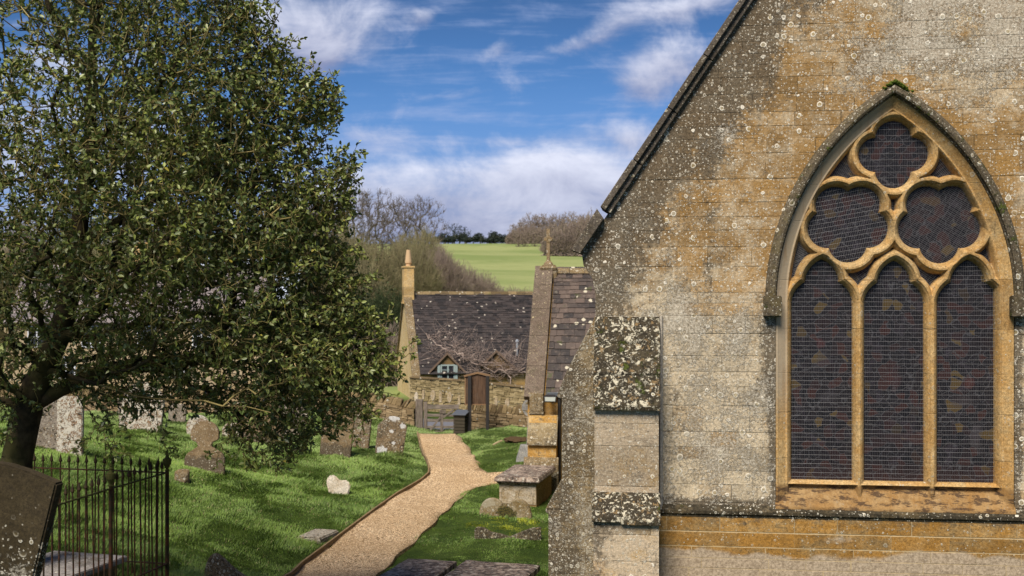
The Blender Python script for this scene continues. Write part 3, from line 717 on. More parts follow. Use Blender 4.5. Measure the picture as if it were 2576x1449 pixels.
# --- the low gabled wing further back (porch)
GL = lambda z: z + GB        # world height to church height
def CP(dx, dy, v): return U(dx, dy, v)
ug = -3.47; vf = 15.5; vr = 18.5; vb = 21.5
M_porch = stone('wing_stone', (.42, .235, .06), (.46, .33, .16), brick=(.28, .6, 6.0), dark=.34, lich=.15, pale=.25, bump=.01, var=.25)
M_dkstone = stone('wing_dark_stone', (.17, .12, .06), (.26, .2, .12), dark=.52, lich=.38, pale=.35, moss=.18, bump=.012)
M_pcope = stone('wing_coping_stone', (.115, .085, .065), (.16, .125, .10), dark=.5, lich=.22, pale=.4, moss=.05, bump=.01, lc=(.40, .34, .2))
zev = GL(-2.62); zrg = GL(.80)
mb = MB()
mb.prism([(vf, -.5), (vb, -.5), (vb, zev), (vr, zrg - .12), (vf, zev)], lambda a, b, d: (d, a, b), ug + .03, 2.0)
porch = mb.build('wing', M_porch, church)
sl_ = Vector((vr - vf, zrg - zev)); sln = sl_.normalized(); nn = Vector((-sln.y, sln.x))
# slates
M_slate, x = mat('stone_slates', .55, .45); t = x.attr(); n = x.noise(7, 6, .7); n2 = x.noise(30, 4, .7)
col = x.mix(t, (.018, .014, .015), (.110, .078, .064)); col = x.mix(n.ss(.5, .7) * .5, col, (.20, .15, .12)); col = x.mix(n2.ss(.52, .66) * .6, col, (.04, .033, .035))
d, c1, c2 = x.vor(5, x.warp(.1, 8)); col = x.mix(d.ss(.30, .25) * c1.ss(.72, .76), col, (.50, .46, .36)); mo = (x.noise(2.6, 6, .7)).ss(.60, .66); col = x.mix(mo * .8, col, (.05, .06, .015))
fin(x, col, n + n2, .02, .8)
mb = MB(); t = -.10; L = sl_.length; row = 0; u0 = ug + .52
while t < L:
    ex = .30 - .17 * t / L; u_ = u0 - random.uniform(0, .2)
    while u_ < 1.2:
        w_ = random.uniform(.20, .42) * (1 - .3 * t / L); a = max(u_, u0); b = u_ + w_ - .008
        if b > a + .03:
            jz = random.uniform(-.006, .006); e0 = t + random.uniform(-.012, .012); e1 = t + ex + .06
            p0 = Vector((vf, zev)) + sln * e0 + nn * (.055 + jz); p1 = Vector((vf, zev)) + sln * e1 + nn * (.03 + jz); th = nn * .045
            mb.hexa([(a, p0.x - th.x, p0.y - th.y), (b, p0.x - th.x, p0.y - th.y), (b, p1.x - th.x, p1.y - th.y), (a, p1.x - th.x, p1.y - th.y), (a, p0.x, p0.y), (b, p0.x, p0.y), (b, p1.x, p1.y), (a, p1.x, p1.y)])
        u_ += w_
    t += ex; row += 1
mb.build('slate_roof', M_slate, porch)
mb = MB(); q0 = Vector((vr, zrg)); 
mb.prism([(vf - .02, zev - .02), (vr, zrg - .02), (vb + .02, zev - .02)], lambda a, b, d: (d, a, b), ug + .51, 1.2); mb.build('roof_deck', M_roofstone, porch)
mb = MB(); u_ = ug + .52
while u_ < 1.2: mb.prism([(vr - .16, zrg - .07), (vr, zrg + .10), (vr + .16, zrg - .07)], lambda a, b, d: (d, a, b), u_, u_ + .44); u_ += .45
mb.build('ridge_tile', M_dkstone, porch, bevel=.012)
# raking coping, kneelers, cross
mb = MB(); cw = .53; A = Vector((vf - .12, zev - .15)); B = Vector((vr, zrg + .06)); t = 0; Lc = (B - A).length
while t < Lc - .05:
    l = min(random.uniform(.8, 1.2), Lc - t); p = A + (B - A).normalized() * t; q = A + (B - A).normalized() * (t + l - .006); th = .17
    for s_ in (1, -1):
        pl = [(p.x, p.y), (q.x, q.y), (q.x - nn.x * -th, q.y + nn.y * th), (p.x + nn.x * th, p.y + nn.y * th)]
        pl = [(a if s_ == 1 else 2 * vr - a, b) for a, b in pl]; mb.prism(pl, lambda a, b, d: (d, a, b), ug - .05, ug - .05 + cw)
    t += l
mb.build('coping', M_pcope, porch, bevel=.008)
zc = U(1380, 690, vr)[1]; zc2 = U(1380, 664, vr)[1]; zc3 = U(1380, 576, vr)[1]; uk = U(1380, 660, vr)[0]
mb = MB(); mb.box(uk - .25, uk + .27, vr - .24, vr + .24, zc - .25, zc2 - .10); mb.box(uk - .20, uk + .22, vr - .2, vr + .2, zc2 - .101, zc2 - .03)
mb.tube([(uk - .24, vr - .22, zc2 - .13), (uk + .26, vr - .22, zc2 - .13)], .07, 8); ap = mb.build('apex_stone', M_dkstone, porch, bevel=.03, seg=2)
M_cross = stone('cross_stone', (.20, .14, .07), (.28, .21, .13), dark=.4, lich=.3, pale=.3)
mb = MB(); uk2 = U(1379.5, 600, vr)[0]
mb.lathe([(.15, zc2 - .04), (.13, zc2 + .03), (.07, zc2 + .09), (.055, zc2 + .16)], (uk2, vr), 8)
mb.hexa([(uk2 - .05, vr - .05, zc2 + .1), (uk2 + .05, vr - .05, zc2 + .1), (uk2 + .05, vr + .05, zc2 + .1), (uk2 - .05, vr + .05, zc2 + .1), (uk2 - .058, vr - .05, zc3), (uk2 + .058, vr - .05, zc3), (uk2 + .058, vr + .05, zc3), (uk2 - .058, vr + .05, zc3)])
za = U(1380, 602, vr)[1]; mb.box(uk2 - .13, uk2 + .13, vr - .052, vr + .052, za - .05, za + .05); mb.tube([(uk2, vr - .06, za), (uk2, vr + .06, za)], .10, 10)
mb.build('stone_cross', M_cross, porch, bevel=.01)
# kneeler, stepped corner buttress
ub0 = U(1327, 1080, 14.95)[0]; ub1 = U(1399, 1080, 14.95)[0]; um = U(1367, 1010, 15.3)[0]
za = U(1340, 990, 15.3)[1]; zb1 = U(1340, 1043, 15.2)[1]; zc_ = U(1340, 1115, 14.85)[1]; zd = U(1340, 1149, 14.9)[1]; ze_ = U(1340, 1170, 14.75)[1]
mb = MB(); mb.box(ub0 + .02, um, 15.25, 15.52, zb1 + .08, za + .02); mb.box(ub0, um + .02, 15.19, 15.51, zb1, zb1 + .079); mb.build('kneeler', M_dkstone, porch, bevel=.015)
mb = MB(); mb.prism([(15.51, zb1 - .02), (15.2, zb1 - .02), (14.92, zc_ + .02), (14.92, zd), (14.80, ze_), (14.80, -.6), (15.51, -.6)], lambda a, b, d: (d, a, b), ub0 + .02, ub1)
mb.build('corner_buttress', M_porch, porch)
M_slab2 = stone('sloping_slab', (.20, .15, .08), (.36, .29, .18), dark=.44, lich=.34, pale=.4, bump=.01, zone=lambda x: dict(dark=.34 + x.z.ss(zb1 - .2, zc_) * .35, lich=.4, pale=.5, moss=.05))
mb = MB(); mb.prism([(15.24, zb1 - .003), (14.83, zc_), (14.83, zc_ - .06), (15.23, zb1 - .14)], lambda a, b, d: (d, a, b), ub0 - .005, ub1 + .03); mb.build('weathering_slab', M_slab2, porch, bevel=.01)
mb = MB(); mb.prism([(14.915, zd + .002), (14.78, ze_ + .01), (14.78, -.6), (14.915, -.6)], lambda a, b, d: (d, a, b), ub0 - .09, ub1 + .07); mb.build('buttress_base', M_dkstone, porch, bevel=.01)
# gutter, downpipe, floodlight
M_iron, x = mat('black_iron', .5, .5); n = x.noise(20, 4); fin(x, x.mix(n, (.012, .012, .014), (.035, .03, .028)))
M_grey, x = mat('grey_metal', .5, .4); fin(x, (.09, .10, .12))
zg = U(1385, 990, 15.35)[1]; ug2 = U(1376, 990, 15.4)[0]
mb = MB(); mb.box(ug2, 1.0, 15.30, 15.42, zg - .07, zg + .03); mb.build('gutter', M_grey, porch, bevel=.01)
ud = U(1407, 1150, 15.4)[0]; mb = MB(); mb.tube([(ud, 15.42, -.5), (ud, 15.42, zg - .05)], .05, 8); mb.build('downpipe', M_iron, porch)
uf = U(1385, 1003, 15.2)[0]; zf = U(1385, 1003, 15.2)[1]
mb = MB(); mb.hexa([(uf - .15, 15.05, zf - .07), (uf + .15, 15.05, zf - .07), (uf + .17, 15.16, zf - .10), (uf - .17, 15.16, zf - .10), (uf - .17, 15.07, zf + .07), (uf + .17, 15.07, zf + .07), (uf + .12, 15.2, zf + .11), (uf - .12, 15.2, zf + .11)])
mb.box(uf - .03, uf + .03, 15.17, 15.5, zf - .02, zf + .03); fl = mb.build('floodlight', M_iron, porch)
M_lens, x = mat('lamp_glass', .15, .6); fin(x, (.42, .45, .42)); mb = MB(); mb.hexa([(uf - .13, 15.046, zf - .055), (uf + .13, 15.046, zf - .055), (uf + .13, 15.05, zf - .055), (uf - .13, 15.05, zf - .055), (uf - .145, 15.062, zf + .055), (uf + .145, 15.062, zf + .055), (uf + .145, 15.066, zf + .055), (uf - .145, 15.066, zf + .055)]); mb.build('lens', M_lens, fl)
# ------------------------------------------------------------------ gravestones
def hs_mat(name, **k): return stone(name, **k)
M_h1 = hs_mat('headstone_mottled', a=(.15, .10, .055), b=(.26, .20, .13), dark=.58, lich=.55, patch=.42, pale=.35, bump=.015)
M_h2 = hs_mat('headstone_brown', a=(.155, .105, .055), b=(.27, .20, .12), dark=.34, lich=.12, pale=.35, bump=.008, zone=lambda x: dict(dark=.38 + x.z.ss(.55, .15) * .75, lich=.22, pale=.4, moss=.02))
M_h3 = hs_mat('headstone_white_lichen', a=(.20, .11, .055), b=(.3, .22, .16), dark=.35, lich=.4, patch=.70, pale=.3, pcol=(.50, .48, .46), zone=lambda x: dict(dark=.3, lich=.4, pale=.4, moss=.0))
def _h7(x):
    def post(x, col):
        nn = x.noise(9, 6, .7, dist=.5); pm = ((gauss(x, .02, H7m * 1.0, .20, .17) + gauss(x, -.22, .12, .20, .14) + gauss(x, .30, H7m * .78, .12, .10) * .9 + gauss(x, .0, H7m * .62, .09, .07) * .8 + gauss(x, .1, H7m * .33, .08, .07) * .8) + (nn - .5) * 1.4).ss(.46, .54)
        return x.mix(pm * .95, col, x.mix(x.noise(30, 5, .8).ss(.4, .6), (.40, .40, .40), (.66, .66, .66)))
    return dict(dark=.60, lich=.5, pale=.35, moss=.02, post=post)
H7m = 98 * 34 / F
M_h7 = hs_mat('headstone_blotched', a=(.15, .10, .055), b=(.26, .20, .13), patch=.30, bump=.015, zone=_h7)
def _dbl(x):
    def post(x, col):
        nn = x.noise(7, 6, .7, dist=.5); pm = (gauss(x, .02, .10, .26, .20) * 1.1 + (nn - .5) * 1.6).ss(.42, .6); col = x.mix(pm * .92, col, x.mix(x.noise(30, 5).ss(.4, .6), (.015, .018, .006), (.10, .085, .02)))
        return x.mix((gauss(x, -.42, .36, .22, .14) + (nn - .5) * 1.2).ss(.5, .62) * .6, col, (.44, .40, .31))
    return dict(dark=.42, lich=.5, pale=.4, moss=.1, post=post)
M_h4 = hs_mat('headstone_grey', a=(.17, .14, .11), b=(.30, .26, .22), dark=.44, lich=.4, patch=.22, pale=.4)
M_h5 = hs_mat('headstone_dark_olive', a=(.030, .022, .010), b=(.060, .045, .023), dk=(.015, .011, .006), sscale=.75, bump=.01, zone=lambda x: dict(dark=.42, lich=x.z.ss(1.55, .9) * 1.0, pale=.35, moss=.05))
M_white = hs_mat('bleached_stone', a=(.36, .29, .20), b=(.60, .55, .47), dark=.42, lich=.3, pale=.6, patch=0)
M_tomb = hs_mat('tomb_stone', a=(.26, .19, .10), b=(.44, .38, .30), dark=.34, lich=.2, pale=.5, moss=.05)
M_tombside = hs_mat('tomb_side', a=(.19, .12, .05), b=(.26, .17, .08), dark=.48, lich=.1, pale=.3, moss=.1)
M_slabt, x = mat('wet_ledger', .4, .5); n = x.noise(2.5, 7, .7, dist=.4); nf = x.noise(16, 6, .75); pu = x.noise(1.3, 5, .6)
nz = x.noise(1, 7, .75, vec=x.vec(x.x * 9, x.y * 16, x.z)); col = x.mix(nf.ss(.36, .6), (.030, .022, .020), (.26, .19, .15)); col = x.mix(n.ss(.50, .56) * .85, col, (.40, .31, .25)); col = x.mix(nz.ss(.52, .57) * .88, col, (.022, .018, .016)); col = x.mix(nz.ss(.44, .40) * .7, col, (.58, .54, .48)); col = x.mix(nf.ss(.60, .68) * .6, col, (.05, .06, .015))
d, c1, c2 = x.vor(11, x.warp(.08, 9)); col = x.mix(d.ss(.36, .3) * c1.ss(.7, .74), col, (.42, .38, .32))
fin(x, col, n + nf * 1.4, .02, .8, pu.ss(.60, .64, .85, .10))
def headstone(name, outline, th, m, foot, yaw=0, roll=0, lean=0, bev=.015, parent=None, cuts=0):
    """outline 2d (x, z) metres, foot = world point of outline origin"""
    mb = MB(); mb.prism(outline, lambda p, q, d: (p, d, q), -th / 2, th / 2)
    o = mb.build(name, m, parent, bevel=bev, seg=2); o.location = foot; o.rotation_euler = (R(lean), R(roll), R(yaw)); return o
def arcpts(cx, cz, r, a0, a1, n=8): return [(cx + r * math.cos(R(a0 + (a1 - a0) * k / n)), cz + r * math.sin(R(a0 + (a1 - a0) * k / n))) for k in range(n + 1)]
def dxy(dx, dy, Y, zoff=0):
    X_ = (dx - CX) * Y / F; return Vector((X_, Y, g1(X_, Y) + zoff))
def rect_tab(w_, h, s=.1): return [(-w_/2, -.3), (w_/2, -.3), (w_/2, h - s), (w_/2 - s, h)] + [(-w_/2 + s, h), (-w_/2, h - s)]
def px2m(px, Y): return px * Y / F
# near leaning slab bottom left
Yn = 10.0; c = P(172, 1207, Yn); w_, h = 1.0, 1.9; ro = 13.5
q = Matrix.Rotation(R(ro), 3, 'Y') @ Vector((w_ / 2, 0, h)); loc = c - q
tag(headstone('headstone', [(-w_/2, -.4), (w_/2 - .05, -.4), (w_/2, h), (w_/2 - .3, h + .03), (0, h + .035), (-w_/2, h - .02)], .13, M_h5, loc, yaw=-9, roll=ro), 'big dark headstone with pale lichen rings leaning in front of the iron railings', 'headstone', 'headstones in the churchyard')
# bare ivy stem on it
Mst, x = mat('dead_stem', .9, .1); fin(x, (.16, .12, .07)); mb = MB()
for (pp_) in ([(158, 1195), (148, 1235), (140, 1262), (134, 1320), (117, 1360), (112, 1420), (95, 1460)], [(100, 1255), (104, 1290), (116, 1325), (120, 1350)], [(146, 1300), (135, 1330), (118, 1352)], [(100, 1262), (98, 1330), (92, 1380), (98, 1449)]):
    mb.tube([P(a, b, 9.90) for a, b in pp_], .0045, 4)
tag(mb.build('ivy_stem', Mst), 'thin bare ivy stems clinging to the big leaning headstone', 'ivy')
def stand(lbl, dx, dy, Y, w_, h, th, m, outline=None, yaw=0, roll=0, lean=0, grp='headstones in the churchyard', name='headstone', cat='headstone'):
    f = dxy(dx, dy, Y); ol = outline or rect_tab(px2m(w_, Y), px2m(h, Y), px2m(w_, Y) * .15)
    return tag(headstone(name, ol, th, m, f, yaw, roll, lean), lbl, cat, grp)
W7 = px2m(74, 34); H7 = px2m(98, 34)
stand('dark mottled headstone blotched with white lichen, tilted beside the gravel path', 978, 1145, 34, 0, 0, .12, M_h7, [(-W7*.46, -.3), (W7*.46, -.3), (W7*.5, H7*.80), (W7*.20, H7*.99), (W7*.02, H7*1.01), (-W7*.22, H7*.98), (-W7*.5, H7*.74)], yaw=6, roll=7, lean=-4)
stand('narrow dark headstone leaning right, just behind the smooth brown slab', 903, 1130, 35.5, 52, 108, .1, M_h1, yaw=-14, roll=6)
stand('tall smooth brown slab headstone leaning, right beside the narrow dark one', 843, 1148, 33, 82, 120, .1, M_h2, yaw=-12, roll=7, lean=3)
stand('wide plain brown headstone seen behind the lowest holly twigs', 662, 1118, 36, 104, 80, .11, M_h2, yaw=4, roll=-2)
stand('brown headstone crusted with dark lichen, half hidden by holly twigs', 735, 1118, 37.5, 74, 88, .11, M_h4, yaw=-5, roll=3)
W3 = px2m(100, 27.5); H3 = px2m(122, 27.5)
ol = [(-W3*.5, -.3), (W3*.5, -.3), (W3*.5, H3*.26), (W3*.44, H3*.37), (W3*.27, H3*.46), (W3*.16, H3*.52), (W3*.20, H3*.60)] + arcpts(0, H3*.75, W3*.36, -20, 200, 12) + [(-W3*.20, H3*.60), (-W3*.16, H3*.52), (-W3*.27, H3*.46), (-W3*.44, H3*.37), (-W3*.5, H3*.26)]
stand('waisted brown headstone with a round head, alone in the grass beyond the railings', 515, 1187, 27.5, 0, 0, .13, M_h2, ol, yaw=3, lean=-3)
W2 = px2m(112, 33); H2 = px2m(104, 33)
stand('broad headstone white with lichen, tilted to the right under the holly', 352, 1082, 33, 0, 0, .12, M_h3, [(-W2*.5, -.3), (W2*.5, -.3), (W2*.5, H2*.62)] + arcpts(0, H2*.62, W2*.5, 0, 180, 10)[1:], yaw=-10, roll=9)
stand('tall upright headstone coated in white lichen, red brown at the foot', 176, 1150, 25, 66, 150, .11, M_h3, yaw=-4, roll=1)
stand('wide grey stained headstone between the trunk and the white coated one', 104, 1152, 25.5, 86, 150, .12, M_h4, yaw=4)
stand('small pale headstone far back, round topped, behind the waisted one', 500, 1090, 35, 62, 42, .1, M_h3, [(-.35, -.3), (.35, -.3), (.36, .3)] + arcpts(0, .3, .36, 0, 180, 8)[1:], roll=-3)
stand('low white lichened headstone far back beside the small round topped one', 600, 1092, 36, 80, 44, .1, M_h3, yaw=8)
stand('slim pale headstone far back left of the broad white one', 318, 1040, 37, 34, 66, .1, M_h4, roll=-6)
stand('short grey headstone in front of the far wall under the holly', 445, 1048, 38.5, 44, 46, .1, M_h4, roll=4)
# rocks and fragments
def rock(name, lbl, cat, c, size, m, seed=0, pts=None, rot=0, rough=.22, grp=None):
    bm = bmesh.new(); bmesh.ops.create_icosphere(bm, subdivisions=4, radius=1)
    for v in bm.verts:
        n = mnoise.fractal(v.co * 1.6 + Vector((seed, 0, 0)), 1, 2, 4) * rough + mnoise.noise(v.co * 5 + Vector((seed, 3, 0))) * .07
        v.co = v.co * (1 + n)
        for ax in range(3): v.co[ax] = max(-.82, min(.82, v.co[ax])) / .82
        v.co = Vector((v.co.x * size[0], v.co.y * size[1], v.co.z * size[2]))
    me = bpy.data.meshes.new(name); bm.to_mesh(me); bm.free()
    for p in me.polygons: p.use_smooth = True
    o = link(name, me, m, None, c); o.rotation_euler = (0, 0, R(rot)); return tag(o, lbl, cat, grp)
# heart shaped white stone
Yh = 28; W = px2m(56, Yh); H = px2m(41, Yh); f = dxy(851, 1240, Yh)
ol = [(-W*.40, -.05), (W*.35, -.18), (W*.52, .05), (W*.52, H*.42)] + [(W*.44, H*.66), (W*.28, H*.72), (W*.1, H*.66), (0, H*.80), (-W*.12, H*1.0), (-W*.30, H*1.05), (-W*.45, H*.95), (-W*.53, H*.6)]
tag(headstone('broken_stone', ol, .14, M_white, f + Vector((0, 0, .03)), yaw=12, lean=-14, bev=.03), 'bleached white two lobed stone sunk in the grass left of the path', 'stone')
rock('stone_stump', 'small dark mossy round stone stump in the grass beside the iron railings', 'stone', dxy(458, 1215, 25.5, .10), (.16, .12, .17), M_dkstone, 3)
Yb = 17.6; f = P(540, 1392, Yb)
W = px2m(120, Yb)
ol = [(-.22, -.75), (.62, -.75), (.62, -.42), (.40, -.30), (.27, -.20), (.16, -.10), (.05, -.01), (-.01, 0), (-.07, -.04), (-.13, -.20), (-.16, -.34)]
tag(headstone('broken_headstone', ol, .15, M_h1, f + Vector((0, 0, 0)), yaw=-6, bev=.02), 'jagged triangular broken headstone with white lichen at the bottom edge', 'headstone')
# flat stone beside the edging
c = dxy(806, 1362, 23.6, .0)
mb = MB(); mb.M = Matrix.Translation(c) @ Matrix.Rotation(R(-17), 4, 'Z'); mb.box(-.33, .22, -.42, .42, -.12, .10); mb.box(-.31, .20, -.40, .40, .1001, .125)
M_flat = stone('layered_flat_stone', (.22, .18, .13), (.42, .38, .31), dark=.5, lich=.3, patch=.42, pale=.6, bump=.02)
tag(mb.build('flat_stone', M_flat, bevel=.02), 'flat flaking stone slab laid against the timber path edging', 'stone')
# small debris on lawns
for lb, a, b, w_, h_ in [('thin pale fallen stick on the grass near the grave kerb', (1241, 1121), (1263, 1112), .022, 0), ('small broken slate lying in the grass left of the path bend', (1085, 1315), (1100, 1321), .03, 0)][:1]:
    p = onG(*a) + Vector((0, 0, .03)); q = onG(*b) + Vector((0, 0, .05)); M_stick, x = mat('stick', .8, .2); fin(x, (.45, .36, .22)); mb = MB(); mb.tube([p, (p + q) / 2 + Vector((0, 0, .01)), q], .03, 5); tag(mb.build('stick', M_stick), lb, 'stick')
p = onG(977, 1318)
# double headed stone, curved broken stone on the right lawn
Yd = 26.6; f = dxy(1272, 1288, Yd); W = px2m(66, Yd)
ol = [(-W, -.3), (W, -.3), (W * 1.0, .10)] + arcpts(W*.48, .12, W*.50, 0, 150, 8) + [(0.02, .30), (-.04, .27), (-.08, .30)] + arcpts(-W*.50, .14, W*.49, 35, 180, 8)
M_dbl = stone('double_headstone_stone', (.20, .14, .06), (.36, .30, .20), zone=_dbl, bump=.02)
tag(headstone('double_headstone', ol, .14, M_dbl, f, yaw=-8, lean=4, bev=.025), 'low mossy double arched headstone in front of the chest tomb', 'headstone', 'headstones in the churchyard')
M_kerb = stone('kerb_stone', (.10, .08, .05), (.16, .13, .09), dk=(.02, .017, .012), dark=.6, lich=.3, patch=.50, pale=.3, bump=.018)
p0 = onG(1200, 1348); p1 = onG(1357, 1365); Yc = (p0.y + p1.y) / 2; cc = (p0 + p1) / 2; W = (p1 - p0).length / 2
ol = [(-W, -.2), (W, -.2), (W, .26), (W * .7, .235), (W * .45, .17), (W * .22, .10), (W * .05, .055), (-W * .2, .11), (-W * .5, .15), (-W * .72, .24), (-W * .92, .25), (-W, .20)]
tag(headstone('sunken_kerb', ol, .12, M_kerb, cc, yaw=-3, bev=.012), 'thin curved broken grave kerb with upturned ends in the right lawn', 'grave kerb')
# chest tomb
def obox(name, c, ax, lenx, leny, z0, z1, m, parent, bevel=.01, seg=1):
    mb = MB(); mb.box(-lenx / 2, lenx / 2, -leny / 2, leny / 2, z0, z1); return mb.build(name, m, parent, bevel=bevel, seg=seg)
zt0 = -4.42
fl_ = P(1243, 1200, 28.05); fr_ = P(1358, 1200, 28.05); fl_.z = fr_.z = 0
ang = R(-13.5); gz = g1(.4, 29)
tc = Vector((.12, 28.1, 0)) + Matrix.Rotation(ang, 3, 'Z') @ Vector((0, 1.02, 0)); tc.z = -5.16
ct = empty('chest_tomb', tc, ang); tag(ct, 'stone chest tomb with a wet overhanging top slab and arched end panel', 'tomb')
H = zt0 + 5.16
b = obox('body', tc, 0, .95, 1.85, -.2, H - .12, M_tombside, ct, .004)
mb = MB(); mb.box(-.465, .465, -.938, -.926, .06, H - .17)
for cx_ in (-.24, .20):
    for k in range(10):
        a0, a1 = math.pi * k / 10, math.pi * (k + 1) / 10; r0, r1 = .17, .195
        mb.hexa([(cx_ + r0 * math.cos(a0), -.952, H - .42 + r0 * math.sin(a0)), (cx_ + r1 * math.cos(a0), -.952, H - .42 + r1 * math.sin(a0)), (cx_ + r1 * math.cos(a0), -.936, H - .42 + r1 * math.sin(a0)), (cx_ + r0 * math.cos(a0), -.936, H - .42 + r0 * math.sin(a0)),
                 (cx_ + r0 * math.cos(a1), -.952, H - .42 + r0 * math.sin(a1)), (cx_ + r1 * math.cos(a1), -.952, H - .42 + r1 * math.sin(a1)), (cx_ + r1 * math.cos(a1), -.936, H - .42 + r1 * math.sin(a1)), (cx_ + r0 * math.cos(a1), -.936, H - .42 + r0 * math.sin(a1))])
    for sx_ in (-.1825, .1825): mb.box(cx_ + sx_ - .012, cx_ + sx_ + .012, -.952, -.936, .1, H - .42)
mb.build('end_panel', M_tomb, ct, bevel=0)
mb = MB(); mb.hexa([(-.585, -1.09, H - .12), (.585, -1.09, H - .12), (.585, 1.09, H - .12), (-.585, 1.09, H - .12), (-.55, -1.06, H), (.55, -1.06, H), (.55, 1.06, H), (-.55, 1.06, H)])
mb.hexa([(-.485, -.96, H - .21), (.485, -.96, H - .21), (.485, .96, H - .21), (-.485, .96, H - .21), (-.54, -1.04, H - .1205), (.54, -1.04, H - .1205), (.54, 1.04, H - .1205), (-.54, 1.04, H - .1205)])
mb.build('top_slab', M_slabt, ct, bevel=.02, seg=2)
# two ledger tombs at the bottom edge
for (bl, br, lb) in (((1025, 1403), (1150, 1410), 'mottled wet chest tomb at the bottom edge, its slab nearer the gravel path'), ((1168, 1411), (1362, 1416), 'mossy lichened chest tomb at the bottom edge, nearer the church buttress')):
    zt1 = -4.50; a = P(*bl, zt1 * F / (CY - bl[1])); b_ = P(*br, zt1 * F / (CY - br[1])); wdt = (b_ - a).length; an = R(-16)
    e = empty('ledger_tomb', Vector(((a.x + b_.x) / 2, (a.y + b_.y) / 2, 0)) + Matrix.Rotation(an, 3, 'Z') @ Vector((0, -1.0, 0)), an); e.location.z = -5.25; tag(e, lb, 'tomb', 'chest tombs at the bottom edge')
    Hh = zt1 + 5.25
    mb = MB(); mb.box(-wdt / 2 + .1, wdt / 2 - .1, -.9, .9, -.2, Hh - .1); mb.build('body', M_tombside, e, bevel=.01)
    bm = bmesh.new(); bmesh.ops.create_grid(bm, x_segments=26, y_segments=40, size=1)
    for v in bm.verts:
        ex_ = wdt / 2; v.co.x *= ex_; v.co.y *= 1.0; n = mnoise.fractal(Vector((v.co.x * 2, v.co.y * 2, wdt)), 1, 2, 4)
        v.co.z = Hh + n * .012; ed_ = min(ex_ - abs(v.co.x), 1 - abs(v.co.y))
        if ed_ < .01:
            v.co.z -= .02; v.co.x *= 1 + mnoise.noise(Vector((v.co.y * 6, 1, wdt))) * .02; v.co.y *= 1 + mnoise.noise(Vector((v.co.x * 6, 2, wdt))) * .012
    r = bmesh.ops.extrude_face_region(bm, geom=bm.faces[:])
    for v in r['geom']:
        if isinstance(v, bmesh.types.BMVert): v.co.z = Hh - .105
    bmesh.ops.recalc_face_normals(bm, faces=bm.faces); me = bpy.data.meshes.new('top_slab'); bm.to_mesh(me); bm.free(); link('top_slab', me, M_slabt, e)
# railed grave: table tomb and iron railings
zt2 = -3.44; a = P(127, 1388, zt2 * F / (CY - 1388)); b_ = P(330, 1394, zt2 * F / (CY - 1394)); an = math.atan2(b_.y - a.y, b_.x - a.x)
e = empty('table_tomb', (a + b_) / 2 + Matrix.Rotation(R(-16), 3, 'Z') @ Vector((0, -.95, 0)), R(-16)); e.location.z = -3.95; tag(e, 'grey flat topped tomb standing inside the iron railings', 'tomb')
M_gt = stone('grey_tomb_slab', (.17, .155, .15), (.30, .28, .27), dark=.5, lich=.3, pale=.5, rough=.75)
wd_ = (b_ - a).length
mb = MB(); mb.box(-wd_ / 2, wd_ / 2, -.95, .95, .43, .51); mb.build('top_slab', M_gt, e, bevel=.012, seg=2)
mb = MB(); mb.box(-wd_ / 2 + .12, wd_ / 2 - .12, -.85, .85, -.2, .428); mb.build('body', M_tombside, e)
M_rail, x = mat('rusty_iron', .8, .3); n = x.noise(9, 6, .7); n2 = x.noise(2.3, 4)
fin(x, x.mix(n.ss(.4, .65), (.028, .022, .010), (.085, .030, .013)), n, .002)
M_mossrail, x = mat('mossy_iron', .9, .2); n = x.noise(12, 5); fin(x, x.mix(n, (.045, .045, .014), (.12, .12, .035)), n, .004)
Bc = Vector((-4.85, 16.0, 0)); Ac = Vector((-7.05, 16.5, 0)); Cc = Vector((-5.17, 14.66, 0)); Dc = Vector((-5.47, 13.1, 0)); zr = -2.454
rl = empty('grave_railing', ((Ac + Bc) / 2).xy.to_3d() + Vector((0, 0, -3.9)), 0); tag(rl, 'rusty iron grave railing with spear tips and urn finials at lower left', 'railing')
o0 = rl.location.copy()
def rel(p, z): return Vector((p.x, p.y, z)) - o0
bar = None; post = None
def mkbar(loc, hgt):
    mb = MB(); mb.tube([(0, 0, -1.55), (0, 0, hgt)], .0115, 6); mb.lathe([(.011, hgt - .01), (.026, hgt + .015), (.018, hgt + .055), (.002, hgt + .115)], n=6); o = mb.build('bar', M_rail, rl); o.location = loc; return o
for (p, q, n, far) in ((Ac, Bc, 16, 1), (Bc, Cc, 10, 0), (Cc, Dc, 11, 0), (Ac, Ac + Dc - Bc, 20, 0)):
    for k in range(1, n):
        c = p.lerp(q, k / n)
        if bar is None: bar = mkbar(rel(c, zr), .10)
        else:
            b2 = bar.copy(); COL.objects.link(b2); b2.location = rel(c, zr + (0 if far else random.uniform(-.02, .0))); b2.rotation_euler = (R(random.uniform(-.6, .6)), R(random.uniform(-.9, .9)), 0); b2.parent = rl
    for zz_, nm in ((zr, M_mossrail if not far else M_rail), (-3.735, M_rail)):
        mb = MB(); mb.M = None; d = (q - p).normalized(); s_ = Vector((-d.y, d.x, 0)) * .016; v = [p - s_, q - s_, q + s_, p + s_]
        mb.hexa([tuple(rel(t_, zz_ - .008)) for t_ in v] + [tuple(rel(t_, zz_ + .008)) for t_ in v]); mb.build('rail', nm, rl)
